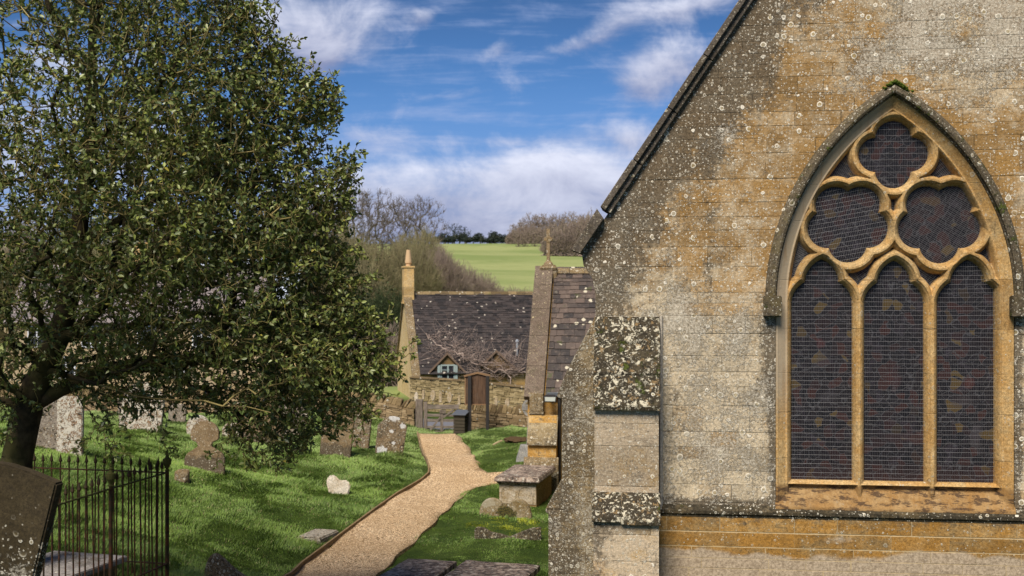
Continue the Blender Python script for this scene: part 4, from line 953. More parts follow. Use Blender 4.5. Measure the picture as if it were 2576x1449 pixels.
for p in (Ac, Bc, Cc, Dc):
    if post is None:
        mb = MB(); mb.tube([(0, 0, -1.6), (0, 0, .02)], .027, 8); post = mb.build('post', M_rail, rl); post.location = rel(p, zr)
        mb = MB(); mb.lathe([(.024, .02), (.034, .035), (.02, .055), (.03, .08), (.056, .125), (.062, .165), (.062, .195), (.045, .20), (.03, .215), (.02, .24), (.028, .255), (.012, .28), (.018, .295), (.003, .335)], n=12); mb.build('finial', M_mossrail, post, smooth=False)
    else:
        c = copy_tree(post, rl); c.location = rel(p, zr)
p = onG(1302, 1106); M_soil, x = mat('bare_soil', .95, .1); n = x.noise(14, 6, .7); fin(x, x.mix(n, (.035, .022, .012), (.13, .085, .045)), n, .03, .9)
bm = bmesh.new(); bmesh.ops.create_icosphere(bm, subdivisions=4, radius=1)
for v in bm.verts: n_ = 1 + mnoise.noise(v.co * 2.5) * .35; v.co = Vector((v.co.x * .42 * n_, v.co.y * .55 * n_, v.co.z * .07 * n_))
me = bpy.data.meshes.new('soil_mound'); bm.to_mesh(me); bm.free(); o = link('soil_mound', me, M_soil, None, p); tag(o, 'low patch of bare brown soil in the lawn beside the ringed cross memorial', 'soil')
# celtic cross memorial
Ym = 34; zb = g1(.63, Ym); Xm = (1338 - CX) * Ym / F; k = Ym / F
M_cel = stone('grey_memorial_stone', (.17, .17, .17), (.28, .28, .27), dark=.38, lich=.15, pale=.5)
ce = empty('celtic_cross', (Xm, Ym, zb)); tag(ce, 'grey stone ringed cross memorial half hidden behind the wing buttress', 'memorial')
mb = MB(); mb.hexa([(-.52, -.3, -.2), (.52, -.3, -.2), (.52, .3, -.2), (-.52, .3, -.2), (-.34, -.2, .42), (.34, -.2, .42), (.34, .2, .42), (-.34, .2, .42)]); mb.build('base', M_cel, ce, bevel=.015)
mb = MB(); mb.hexa([(-.16, -.08, .42), (.16, -.08, .42), (.16, .08, .42), (-.16, .08, .42), (-.10, -.07, 1.9), (.10, -.07, 1.9), (.10, .07, 1.9), (-.10, .07, 1.9)]); mb.box(-.30, .30, -.065, .065, 1.45, 1.62); mb.build('shaft', M_cel, ce, bevel=.01)
mb = MB()
for q in range(24):
    a0, a1 = 2 * math.pi * q / 24, 2 * math.pi * (q + 1) / 24; r0, r1 = .22, .29
    mb.hexa([(r0 * math.cos(a0), -.05, 1.535 + r0 * math.sin(a0)), (r1 * math.cos(a0), -.05, 1.535 + r1 * math.sin(a0)), (r1 * math.cos(a0), .05, 1.535 + r1 * math.sin(a0)), (r0 * math.cos(a0), .05, 1.535 + r0 * math.sin(a0)),
             (r0 * math.cos(a1), -.05, 1.535 + r0 * math.sin(a1)), (r1 * math.cos(a1), -.05, 1.535 + r1 * math.sin(a1)), (r1 * math.cos(a1), .05, 1.535 + r1 * math.sin(a1)), (r0 * math.cos(a1), .05, 1.535 + r0 * math.sin(a1))])
mb.build('ring', M_cel, ce)
# ------------------------------------------------------------------ gate, bin, notice board
M_wood, x = mat('weathered_wood', .85, .2); n = x.noise(1, 6, .65, vec=x.vec(x.x * 40, x.y * 40, x.z * 3)); n2 = x.noise(4, 4)
c = x.mix(n.ss(.3, .7), (.07, .055, .045), (.26, .215, .18)); fin(x, x.mix(n2.ss(.5, .7) * .5, c, (.09, .09, .05)), n, .008)
M_rwood, x = mat('weathered_wood_rails', .85, .2); n = x.noise(1, 6, .65, vec=x.vec(x.x * 3, x.y * 40, x.z * 40)); n2 = x.noise(4, 4)
c = x.mix(n.ss(.3, .7), (.08, .065, .055), (.28, .235, .20)); fin(x, x.mix(n2.ss(.5, .7) * .5, c, (.09, .09, .05)), n, .008)
Yg = 41.2; zg_ = g1(-2.8, Yg)
def GX(d): return (d - CX) * Yg / F
def GZh(d): return (CY - d) * Yg / F
for (a, b, y0, lb) in ((1046, 1064, 1004, 'stout grey weathered gate post at the left of the churchyard gate'), (1163, 1169, 1037, 'slim gate post at the latch side, partly behind the slatted bin')):
    mb = MB(); mb.hexa([(GX(a), Yg - .1, zg_ - .3), (GX(b), Yg - .1, zg_ - .3), (GX(b), Yg + .14, zg_ - .3), (GX(a), Yg + .14, zg_ - .3), (GX(a), Yg - .1, GZh(y0)), (GX(b), Yg - .1, GZh(y0 + 2)), (GX(b), Yg + .14, GZh(y0 + 2)), (GX(a), Yg + .14, GZh(y0))]); tag(mb.build('gate_post', M_wood, bevel=.01), lb, 'gate post')
gt = empty('wooden_gate', (GX(1118), Yg, GZh(1092))); tag(gt, 'grey five barred wooden pedestrian gate at the end of the gravel path', 'gate')
go = gt.location
def gp(name, a, b, c0, d0, y0, y1, m): mb = MB(); mb.box(GX(a) - go.x, GX(b) - go.x, y0, y1, GZh(d0) - go.z, GZh(c0) - go.z); return mb.build(name, m, gt, bevel=.006)
gp('stile', 1066, 1075, 1011, 1091, -.04, .05, M_wood); gp('stile', 1155, 1162, 1033, 1091, -.04, .05, M_wood); gp('stile', 1108, 1115, 1030, 1089, -.055, -.032, M_wood)
for (a, b) in ((1018, 1029), (1041, 1048), (1054, 1061), (1071, 1077), (1084, 1090)): gp('rail', 1075.2, 1154.8, a, b, -.03, .012, M_rwood)
for (p, q) in (((1078, 1088), (1108, 1049)), ((1115, 1050), (1140, 1031))):
    mb = MB(); A = Vector((GX(p[0]), -.055, GZh(p[1]))) - Vector((go.x, 0, go.z)); B = Vector((GX(q[0]), -.055, GZh(q[1]))) - Vector((go.x, 0, go.z)); d = (B - A).normalized(); s_ = Vector((-d.z, 0, d.x)) * .035
    mb.hexa([A - s_, A + s_, A + s_ + Vector((0, .022, 0)), A - s_ + Vector((0, .022, 0)), B - s_, B + s_, B + s_ + Vector((0, .022, 0)), B - s_ + Vector((0, .022, 0))]); mb.build('brace', M_rwood, gt)
gp('latch_plate', 1106, 1122, 1031, 1040, -.075, -.056, M_wood)
# slatted bin
Yb2 = 39.9; kx = Yb2 / F
bx0, bx1, bx2 = (1140 - CX) * kx, (1160 - CX) * kx, (1171 - CX) * kx; zb0 = g1(bx1, Yb2); zb1_ = (CY - 1043) * kx
e = empty('litter_bin', (bx1, Yb2 + .2, zb0), R(-16)); tag(e, 'small wooden slatted bin with a sloping grey lid beside the gate', 'bin')
hh_ = zb1_ - zb0; mb = MB()
for q in range(6):
    z0_ = hh_ * q / 6; mb.box(-.22, .20, -.23, .25, z0_ + .008, z0_ + hh_ / 6 - .008)
M_dw, x = mat('dark_wood', .85, .2); n = x.noise(1, 5, .6, vec=x.vec(x.x * 4, x.y * 4, x.z * 50)); fin(x, x.mix(n, (.022, .020, .014), (.085, .072, .05)), n, .004)
mb.build('slatted_box', M_dw, e, bevel=.006)
mb = MB(); mb.hexa([(-.27, -.29, hh_ - .02), (.25, -.29, hh_ - .02), (.25, .31, hh_ + .09), (-.27, .31, hh_ + .09), (-.27, -.29, hh_ + .015), (.25, -.29, hh_ + .015), (.25, .31, hh_ + .125), (-.27, .31, hh_ + .125)]); mb.build('lid', M_grey, e, bevel=.005)
# notice board seen from behind
Yn2 = 40.3; kn = Yn2 / F
def NX(d): return (d - CX) * kn
def NZ(d): return (CY - d) * kn
e = empty('notice_board', (NX(1204), Yn2, g1(NX(1204), Yn2)), 0); tag(e, 'brown wooden churchyard notice board seen from behind on two black posts', 'notice board'); eo = e.location
M_board, x = mat('brown_board', .75, .3); n = x.noise(1, 6, .65, vec=x.vec(x.x * 22, x.y * 10, x.z * 1.6)); n2 = x.noise(3, 4); pl = (x.x * 6.5).fr(); pj = ((pl - .5).ab()).ss(.47, .5)
c = x.mix(n.ss(.3, .7), (.040, .022, .014), (.13, .075, .045)); c = x.mix(n2.ss(.5, .7) * .4, c, (.12, .095, .075)); c = x.mix(pj * .8, c, (.02, .012, .008)); fin(x, c, n - pj, .006)
mb = MB(); ol = [(NX(1172), NZ(1016)), (NX(1229), NZ(1016)), (NX(1229), NZ(948)), (NX(1201), NZ(941)), (NX(1172), NZ(948))]
mb.prism([(a - eo.x, b - eo.z) for a, b in ol], lambda p, q, d: (p, d, q), -.03, .10); mb.build('panel', M_board, e)
M_bwood, x = mat('pale_brown_wood', .8, .2); n = x.noise(8, 4); fin(x, x.mix(n, (.16, .09, .045), (.28, .18, .10)))
mb = MB()
for (A, B) in (((1167, 944.5), (1201, 936)), ((1201, 936), (1233, 943))):
    mb.prism([(NX(A[0]) - eo.x, NZ(A[1]) - eo.z), (NX(B[0]) - eo.x, NZ(B[1]) - eo.z), (NX(B[0]) - eo.x, NZ(B[1] + 4) - eo.z), (NX(A[0]) - eo.x, NZ(A[1] + 4) - eo.z)], lambda p, q, d: (p, d, q), -.08, .16)
mb.build('capping', M_bwood, e)
mb = MB(); mb.box(NX(1169) - eo.x, NX(1171.9) - eo.x, -.05, .12, NZ(1016) - eo.z, NZ(949) - eo.z); mb.box(NX(1229.1) - eo.x, NX(1231) - eo.x, -.05, .12, NZ(1016) - eo.z, NZ(949) - eo.z); mb.box(NX(1169) - eo.x, NX(1231) - eo.x, -.05, .12, NZ(1019) - eo.z, NZ(1016.1) - eo.z); mb.build('frame', M_bwood, e)
for (a, b, y1) in ((1177, 1186, 1087), (1222.5, 1230.5, 1082)):
    mb = MB(); mb.box(NX(a) - eo.x, NX(b) - eo.x, -.16, -.032, NZ(y1 + 12) - eo.z, NZ(945) - eo.z); mb.build('post', M_iron, e, bevel=.004)
# ------------------------------------------------------------------ stone walls
def drymat(name, a, b, c):
    m, x = mat(name, .95, .2); t = x.attr(); n = x.noise(5, 6, .7); nf = x.noise(26, 5, .75)
    col = x.mix(t, a, b); col = x.mix(n.ss(.5, .7) * .5, col, c); col = x.mix(nf.ss(.55, .72) * .6, col, x.scale(col, .3)); d, c1, c2 = x.vor(7, x.warp(.1, 9)); col = x.mix(d.ss(.33, .27) * c1.ss(.8, .84), col, (.48, .44, .36)); mm = x.noise(1.5, 6, .7).ss(.6, .67); col = x.mix(mm * .6, col, (.07, .085, .02))
    fin(x, col, nf + n, .03, .9); return m
M_dry = drymat('drystone', (.20, .14, .075), (.40, .30, .18), (.13, .095, .05))
M_drydark = drymat('drystone_coping', (.12, .085, .045), (.26, .19, .10), (.07, .055, .03))
M_garden = drymat('garden_wall_stone', (.22, .17, .085), (.40, .32, .18), (.17, .13, .06))
M_core, x = mat('wall_core', .95, .1); fin(x, (.018, .014, .010))
def drywall(name, lbl, pts, h, th, m, mc, rows=.09, lens=(.12, .38), cope='upright', coph=.28, cat='stone wall', base=-.12):
    """pts: list of world (x,y,ztop)"""
    p0 = Vector(pts[0]); root = empty(name, (p0.x, p0.y, p0.z - h)); tag(root, lbl, cat); o = root.location.copy()
    mb = MB(); core = MB(); cp = MB()
    for i in range(len(pts) - 1):
        a, b = Vector(pts[i]), Vector(pts[i + 1]); d = Vector((b.x - a.x, b.y - a.y, 0)); L = d.length; d.normalize(); nr_ = Vector((-d.y, d.x, 0))
        def W(s, t, zf):     # s along, t across, zf below the top
            zt_ = a.z + (b.z - a.z) * s / L; return Vector((a.x + d.x * s, a.y + d.y * s, zt_ - zf)) + nr_ * t - o
        core.hexa([W(0, -th/2 + .05, h + .3), W(L, -th/2 + .05, h + .3), W(L, th/2 - .05, h + .3), W(0, th/2 - .05, h + .3), W(0, -th/2 + .05, .02), W(L, -th/2 + .05, .02), W(L, th/2 - .05, .02), W(0, th/2 - .05, .02)])
        z = 0
        while z < h + .25:
            rh = rows * random.uniform(.65, 1.35); s = random.uniform(-.2, 0)
            while s < L:
                l = random.uniform(*lens); s0 = max(s, 0); s1 = min(s + l - .010, L)
                if s1 > s0 + .03:
                    j = lambda: random.uniform(-.014, .014)
                    for sd_ in (-1, 1):
                        f0 = th / 2 * sd_ + random.uniform(-.03, .02) * 1; f1 = th / 2 * sd_ * .4; z0 = z + j() * .5; z1 = z + rh - .010 + j() * .5
                        if sd_ == -1: q = [(s0, f0), (s1, f0), (s1, f1), (s0, f1)]
                        else: q = [(s0, f1), (s1, f1), (s1, f0), (s0, f0)]
                        mb.hexa([W(q_[0], q_[1] + j() * .7, z1 + j()) for q_ in q] + [W(q_[0] + j(), q_[1] + j() * .7, z0 + j()) for q_ in q])
                s += l
            z += rh
        if cope == 'upright':
            s = 0
            while s < L - .03:
                t_ = random.uniform(.09, .21); hh2 = coph * random.uniform(.8, 1.2); ti = random.uniform(.0, .14) + .03; e_ = th / 2 + random.uniform(-.02, .03)
                t1 = t_ - .006
                cp.hexa([W(s, -e_, .01), W(s + t1, -e_, .01), W(s + t1, e_, .01), W(s, e_, .01), W(s + ti + .01, -e_ * .75, -hh2), W(s + t1 + ti - .01, -e_ * .7, -hh2 * .97), W(s + t1 + ti - .01, e_ * .75, -hh2), W(s + ti + .01, e_ * .7, -hh2)])
                s += t_ * .93
        else:
            s = 0
            while s < L - .02:
                t_ = min(random.uniform(.35, .7), L - s); e_ = th / 2 + .05
                cp.hexa([W(s, -e_, .0), W(s + t_ - .01, -e_, .0), W(s + t_ - .01, e_, .0), W(s, e_, .0), W(s, -e_ * .95, -.06), W(s + t_ - .01, -e_ * .95, -.065), W(s + t_ - .01, e_ * .95, -.06), W(s, e_ * .95, -.06)]); s += t_
    core.build('core', M_core, root); mb.build('stonework', m, root); cp.build('coping', mc, root, bevel=.03 if cope == 'upright' else .01)
    return root
Yw = 41.9
def WP(dx, dy, Y=Yw): p = P(dx, dy, Y); return (p.x, p.y, p.z)
drywall('drystone_wall', 'drystone churchyard wall with upright coping left of the gate', [WP(-150, 990, 42.6), WP(520, 1000, 42.4), WP(900, 1004, 42.2), WP(975, 1014, 42), WP(1045, 1028)], 1.0, .48, M_dry, M_drydark)
drywall('drystone_wall', 'drystone churchyard wall with upright coping behind the notice board', [WP(1172, 1030), WP(1250, 1038), WP(1340, 1043), WP(1480, 1045)], .9, .48, M_dry, M_drydark)
gw = drywall('garden_wall', 'taller flat topped stone garden wall across the lane by the cottage', [WP(1036, 950, 50.2), WP(1180, 960, 49.2), WP(1330, 976, 48), WP(1440, 985, 47.4)], 1.45, .4, M_garden, M_drydark, rows=.085, lens=(.12, .34), cope='flat')
# memorial discs and little slabs leaning against it
for i, (dx, dy, hpx, wpx, rd, lb) in enumerate([(1047, 1012, 26, 9, 1, 'narrow white oval stone at the left end of the garden wall'), (1089, 1008, 27, 12, 1, 'round edged tan stone disc against the garden wall, first right of the white oval'), (1131, 1013, 27, 12, 1, 'round edged tan stone disc against the garden wall, nearest the notice board on its left'), (1276, 1024, 22, 11, 1, 'round edged tan stone disc against the garden wall right of the notice board'),
      (1065, 1004, 24, 6, 0, 'slim tan upright slab between the white oval and the first disc'), (1108, 1012, 25, 7, 0, 'slim tan upright slab between the two discs'), (1155, 1018, 24, 6, 0, 'slim tan upright slab just left of the notice board'), (1248, 1022, 22, 7, 0, 'slim tan upright slab just right of the notice board')]):
    Y = 49.0 - (dx - 1040) / 290 * 2.0; k_ = Y / F; p = P(dx, dy, Y); zb_1 = g1(p.x, p.y); W = wpx * k_ / 2; Ht = hpx * k_
    ol = ([(W * math.cos(t), Ht / 2 + Ht / 2 * math.sin(t)) for t in np.linspace(0, 2 * math.pi, 17)[:-1]] if rd else [(-W, 0), (W, 0), (W, Ht * .9), (W * .4, Ht), (-W * .4, Ht), (-W, Ht * .9)])
    o = headstone('oval_stone' if rd else 'upright_slab', ol, .10, M_white if i == 0 else M_tomb, (p.x, p.y, p.z), yaw=-8, lean=-6, bev=.01)
    tag(o, lb, 'stone', 'stones set against the garden wall')
# ------------------------------------------------------------------ cottage across the lane
def frame_empty(name, x0, y0, z0, ang): return empty(name, (x0, y0, z0), ang)
M_cott = stone('cottage_stone', (.44, .27, .09), (.50, .36, .19), brick=(.22, .5, 9.0), dark=.24, lich=.05, pale=.35, bump=.008, var=.25, jcol=(.3, .22, .12))
M_gablew = stone('cottage_gable_stone', (.52, .37, .17), (.60, .48, .30), dark=.12, lich=.03, pale=.45, bump=.008)
M_chim = stone('chimney_stone', (.54, .36, .15), (.58, .44, .25), brick=(.35, .8, 2.0), dark=.1, lich=.02, pale=.25, var=.2)
M_pot, x = mat('clay_pot', .8, .2); fin(x, (.52, .36, .21))
M_cslate, x = mat('cottage_slates', .6, .4); t = x.attr(); n = x.noise(3, 5, .7); col = x.mix(t, (.009, .008, .010), (.048, .038, .037)); col = x.mix(n.ss(.5, .72) * .5, col, (.075, .052, .045)); d, c1, c2 = x.vor(3.8, x.warp(.3, 3)); col = x.mix(d.ss(.22, .15) * c1.ss(.60, .65) * .9, col, (.48, .43, .37)); fin(x, col, n, .02)
M_frame, x = mat('pale_window_frame', .6, .3); fin(x, (.30, .37, .37))
M_whitef, x = mat('white_window_frame', .6, .3); fin(x, (.62, .64, .70))
M_pane, x = mat('dark_window_glass', .12, .6); n = x.noise(2, 3); fin(x, x.mix(n, (.012, .014, .02), (.05, .055, .07)))
def slate_rows(mb, fn, L, S, row0, row1, w0, w1, th=.055, jit=.012, skip=None):
    """fn(s along ridge, t up slope, n out) -> point"""
    t = -.06
    while t < S:
        ex = row0 + (row1 - row0) * t / S; s = -random.uniform(0, w1)
        while s < L:
            w_ = random.uniform(w0, w1); a = max(s, 0); b = min(s + w_ - .006, L)
            if b > a + .03 and not (skip and skip((a + b) / 2, t)):
                j = random.uniform(-jit, jit); t1 = min(t + ex + .03, S); t0 = t + random.uniform(-.008, .008)
                mb.hexa([fn(a, t0, j), fn(b, t0, j), fn(b, t1, j - .02), fn(a, t1, j - .02), fn(a, t0, j + th), fn(b, t0, j + th), fn(b, t1, j - .02 + th), fn(a, t1, j - .02 + th)])
            s += w_
        t += ex
def house(name, lbl, x0, y0, zg, ang, L, W, ze, zr, mwall, mroof, ms=(.19, .11, .2, .45)):
    """x0,y0 front left corner; ze, zr world heights of eaves and ridge"""
    h = empty(name, (x0, y0, zg), ang); tag(h, lbl, 'house')
    mb = MB(); e = ze - zg; r = zr - zg
    mb.prism([(0, -.4), (W, -.4), (W, e), (W / 2, r - .06), (0, e)], lambda p, q, d: (d, p, q), 0, L); wl = mb.build('wall', mwall, h)
    S = math.hypot(W / 2 + .2, (r - e) * (W / 2 + .2) / (W / 2)); sl = (r - e) / (W / 2); cs_, sn_ = 1 / math.hypot(1, sl), sl / math.hypot(1, sl)
    mb = MB()
    fn = lambda s, t, n: (s, -.2 + t * cs_ - n * sn_, e - .2 * sl + t * sn_ + n * cs_ + .05)
    slate_rows(mb, fn, L, S, *ms)
    mb.hexa([(0, -.18, e - .2 * sl + .0), (L, -.18, e - .2 * sl + .0), (L, W / 2, r + .0), (0, W / 2, r + .0), (0, -.18, e - .2 * sl + .045), (L, -.18, e - .2 * sl + .045), (L, W / 2, r + .045), (0, W / 2, r + .045)], .5)
    mb.hexa([(0, W + .18, e - .2 * sl + .0), (L, W + .18, e - .2 * sl + .0), (L, W / 2, r + .0), (0, W / 2, r + .0), (0, W + .18, e - .2 * sl + .07), (L, W + .18, e - .2 * sl + .07), (L, W / 2, r + .07), (0, W / 2, r + .07)], .5)
    rf = mb.build('roof', mroof, h)
    mb = MB(); s = 0
    while s < L:
        mb.prism([(W / 2 - .15, r - .03), (W / 2, r + .13), (W / 2 + .15, r - .03)], lambda p, q, d: (d, p, q), s, min(s + .44, L)); s += .45
    mb.build('ridge_tile', M_drydark if mroof is M_cslate else mroof, rf)
    return h, rf, e, r, sl
cx0, cy0 = -4.77, 55.0; an = math.atan2(.206, .979)
cot, crf, ce_, cr_, csl = house('cottage', 'stone cottage with a long dark slate roof and a tall chimney across the lane', cx0, cy0, -5.0, an, 9.0, 7.1, -3.5, .22, M_gablew, M_cslate, (.21, .13, .18, .4))
mb = MB(); mb.box(.01, 9.0, -.03, -.004, -.3, ce_ + .02); mb.build('front_wall', M_cott, cot)
# gable coping of the cottage, seen as a grey strip
mb = MB()
for s_ in (1, -1):
    pl = [(-.32, ce_ - .36 * csl + .02), (3.55, cr_ + .12), (3.55, cr_ + .27), (-.42, ce_ - .36 * csl + .10)]
    pl = [(a if s_ == 1 else 7.1 - a, b) for a, b in pl]; mb.prism(pl, lambda p, q, d: (d, p, q), -.10, .30)
mb.build('gable_coping', M_dkstone, cot, bevel=.01)
mb = MB(); mb.box(-.10, .42, 3.15, 3.95, cr_ - .4, cr_ + 1.34); mb.box(-.14, .46, 3.11, 3.99, cr_ + 1.341, cr_ + 1.42); mb.box(-.14, .46, 3.1, 4.0, cr_ - .5, cr_ - .401)
chm = mb.build('chimney', M_chim, cot)
mb = MB(); mb.lathe([(.14, cr_ + 1.42), (.14, cr_ + 1.56), (.18, cr_ + 1.58), (.18, cr_ + 1.66), (.105, cr_ + 2.25), (.10, cr_ + 2.26)], (.18, 3.55), 12); mb.build('chimney_pot', M_pot, chm, smooth=False)
# dormers: gabled, straddling the eaves
M_dkbar, x = mat('weathered_bargeboard', .9, .1); fin(x, (.17, .12, .09))
def dormer(s0, hwid, zt_d, zb_d, win_=True):
    zt_d += 0; out = -.12; depth = 1.2
    mb = MB(); e1 = zt_d - .80
    mb.prism([(-hwid + .08, zb_d), (hwid - .08, zb_d), (hwid - .08, e1 + .04), (0, zt_d - .09), (-hwid + .08, e1 + .04)], lambda p, q, d: (s0 + p, d, q), out, depth)
    dm = mb.build('dormer', M_tombside, cot)
    for s_ in (1, -1):
        mb = MB(); Ls = math.hypot(hwid + .12, .72 * (hwid + .12) / hwid)
        mb.hexa([(s0, out - .1, zt_d - .05), (s0 + s_ * (hwid + .12), out - .1, e1 - .16), (s0 + s_ * (hwid + .12), depth + .6, e1 - .16), (s0, depth + .6, zt_d - .05), (s0, out - .1, zt_d + .0), (s0 + s_ * (hwid + .12), out - .1, e1 - .11), (s0 + s_ * (hwid + .12), depth + .6, e1 - .11), (s0, depth + .6, zt_d)], .35); mb.build('dormer_roof', M_cslate, dm)
        mb = MB(); mb.hexa([(s0, out - .13, zt_d - .10), (s0 + s_ * (hwid + .14), out - .13, e1 - .22), (s0 + s_ * (hwid + .14), out - .101, e1 - .22), (s0, out - .101, zt_d - .10), (s0, out - .13, zt_d + .02), (s0 + s_ * (hwid + .14), out - .13, e1 - .10), (s0 + s_ * (hwid + .14), out - .101, e1 - .10), (s0, out - .101, zt_d + .02)]); mb.build('bargeboard', M_dkbar, dm)
    if win_:
        a, b, c, d = s0 - .30, s0 + .36, zb_d + .10, zb_d + .86
        mb = MB(); mb.box(a, b, out - .02, out - .004, c, d); pn = mb.build('window', M_pane, cot)
        mb = MB()
        for q in (a - .02, a + .31, b - .04): mb.box(q, q + .07, out - .07, out - .021, c, d)
        mb.box(a - .02, b + .03, out - .065, out - .021, d - .05, d + .02); mb.box(a - .02, b + .03, out - .08, out - .021, c - .04, c + .02); mb.box(a + .05, b - .24, out - .05, out - .021, c + .50, c + .53)
        mb.box(a - .17, a - .04, out - .09, out - .05, c, d); mb.box(b + .035, b + .15, out - .09, out - .05, c, d); mb.build('frame', M_frame, pn)
def hloc(s, t, z):  # world to px, for checking
    p = Vector((cx0 + s * math.cos(an) - t * math.sin(an), cy0 + s * math.sin(an) + t * math.cos(an), z)); return CX + p.x / p.y * F, CY - p.z / p.y * F
dormer(1.62, .75, ce_ + .86, ce_ - .60); dormer(4.05, .85, ce_ + .95, ce_ - .5, False)
sx_f = 5.25; mb = MB(); mb.tube([(sx_f, .55, ce_ + .45), (sx_f, .55, ce_ + 1.30)], .055, 8); mb.lathe([(.055, ce_ + 1.30), (.09, ce_ + 1.32), (.09, ce_ + 1.40), (.02, ce_ + 1.45)], (sx_f, .55), 8); M_steel, x = mat('steel_flue', .3, .6); x.b.inputs['Metallic'].default_value = .5; fin(x, (.55, .58, .64)); mb.build('flue', M_steel, cot)
# bare climber over the cottage eaves
def tubes_mesh(segs, rad, n=3, tint=None):
    """segs (m,2,3), rad (m,2) -> verts, quads"""
    a, b = segs[:, 0], segs[:, 1]; d = b - a; d /= np.linalg.norm(d, axis=1, keepdims=True) + 1e-9
    up = np.where(np.abs(d[:, 2:3]) < .9, np.array([[0, 0, 1.]]), np.array([[1., 0, 0]])); e1 = np.cross(d, up); e1 /= np.linalg.norm(e1, axis=1, keepdims=True) + 1e-9; e2 = np.cross(d, e1)
    V = []; ph = np.arange(n) * 2 * math.pi / n
    for p, r in ((a, rad[:, 0]), (b, rad[:, 1])):
        V.append(p[:, None] + (e1[:, None] * np.cos(ph)[None, :, None] + e2[:, None] * np.sin(ph)[None, :, None]) * r[:, None, None])
    V = np.stack(V, 1).reshape(-1, 3); m = len(a); base = np.arange(m)[:, None] * 2 * n; k = np.arange(n)[None]
    Fq = np.stack([base + k, base + (k + 1) % n, base + n + (k + 1) % n, base + n + k], -1).reshape(-1, 4)
    return V, Fq
def mst(points, roots, root_par, bf=.35, maxr=None):
    """greedy tree joining points to the growing tree; returns parents and nodes"""
    N = np.array(roots, float); par = list(root_par); cost = [0.0]
    for i in range(1, len(N)): cost.append(cost[par[i]] + np.linalg.norm(N[i] - N[par[i]]))
    n0 = len(N); P_ = np.array(points, float); tot = n0 + len(P_); A = np.empty((tot, 3)); A[:n0] = N; cost = np.r_[cost, np.zeros(len(P_))]
    dmin = np.full(len(P_), 1e9); pbest = np.zeros(len(P_), int)
    d0 = np.linalg.norm(P_[:, None] - A[None, :n0], axis=2); c0 = d0 + bf * cost[None, :n0]; pbest = c0.argmin(1); dmin = c0.min(1)
    done = np.zeros(len(P_), bool); par = par + [0] * len(P_)
    for k in range(n0, tot):
        i = int(np.argmin(np.where(done, 1e9, dmin))); done[i] = True; A[k] = P_[i]; par[k] = int(pbest[i]); cost[k] = cost[par[k]] + np.linalg.norm(A[k] - A[par[k]])
        d = np.linalg.norm(P_ - P_[i], axis=1) + bf * cost[k]; u = (~done) & (d < dmin); dmin[u] = d[u]; pbest[u] = k
    return A, np.array(par)
def pipe(A, par, n0, tip=.004, ex=2.2, rootr=None):
    w_ = np.zeros(len(A)); 
    for k in range(len(A) - 1, 0, -1):
        w_[k] += 1 if w_[k] == 0 else 0
        if k != par[k]: w_[par[k]] += w_[k]
    return tip * np.maximum(w_, 1) ** (1 / ex)
M_twig, x = mat('climber_twigs', .9, .1); t = x.attr(); fin(x, x.mix(t, (.19, .14, .12), (.44, .35, .31)))
segs = []; rads = []
rr = np.random.default_rng(5)
def strand(p, d, L, r0, step=.14, grav=-.02, wand=.5):
    n = int(L / step); q = np.array(p, float); d = np.array(d, float)
    for i in range(n):
        d = d + rr.normal(0, wand, 3) * step * 2.2; d[2] += grav; d[1] *= .8; d /= np.linalg.norm(d); q2 = q + d * step
        segs.append([q, q2]); rads.append([r0 * (1 - i / n * .7), r0 * (1 - (i + 1) / n * .7)]); q = q2
        if rr.random() < .10 and L > .6: strand(q, d + rr.normal(0, .9, 3), L * .5, r0 * .6, step, grav, wand)
cl = empty('climber', (-.2, 54.3, -4.9)); tag(cl, 'tangled leafless reddish climber sprawling over the cottage eaves and roof', 'climber'); co = np.array(cl.location)
def onfront(dx, dy, off):   # a point just in front of the cottage roof/wall
    Y = 54.9 + (dx - 1040) / 330 * 1.6; return np.array(P(dx, dy, Y - off))
for i in range(340):
    t_ = rr.random(); dx = 1075 + 245 * t_ ** .9; top = np.interp(dx, [1060, 1090, 1120, 1160, 1200, 1250, 1290, 1325], [835, 825, 838, 870, 885, 895, 890, 905]); dy = rr.uniform(top, 950 if dx > 1165 else 905) if rr.random() < .8 else rr.uniform(top, top + 30)
    roof = max(0, (915 - dy) / 50.) if dy < 915 else 0
    p = onfront(dx, dy, .35 - roof * 1.2) ; 
    strand(p, [rr.normal(0, 1), rr.normal(0, .2), rr.normal(.2, .7)], rr.uniform(.5, 1.6), rr.uniform(.007, .015), grav=-.015)
for (a, b) in (((1180, 985), (1165, 900)), ((1165, 900), (1100, 868)), ((1165, 900), (1240, 935)), ((1240, 935), (1320, 925)), ((1100, 868), (1072, 838)), ((1300, 985), (1260, 920)), ((1260, 920), (1190, 905))):
    p = onfront(*a, .42); q = onfront(*b, .42 if b[1] > 900 else -.4); n = 9; prev = p
    for k in range(1, n + 1):
        c = p + (q - p) * k / n + rr.normal(0, .06, 3) * (k < n); segs.append([prev, c]); rads.append([.035, .033]); prev = c
S_ = np.array(segs) - co; V, Fq = tubes_mesh(S_, np.array(rads)); link('stems', npmesh('stems', V, Fq, np.repeat(rr.random(len(S_)), 3)), M_twig, cl)
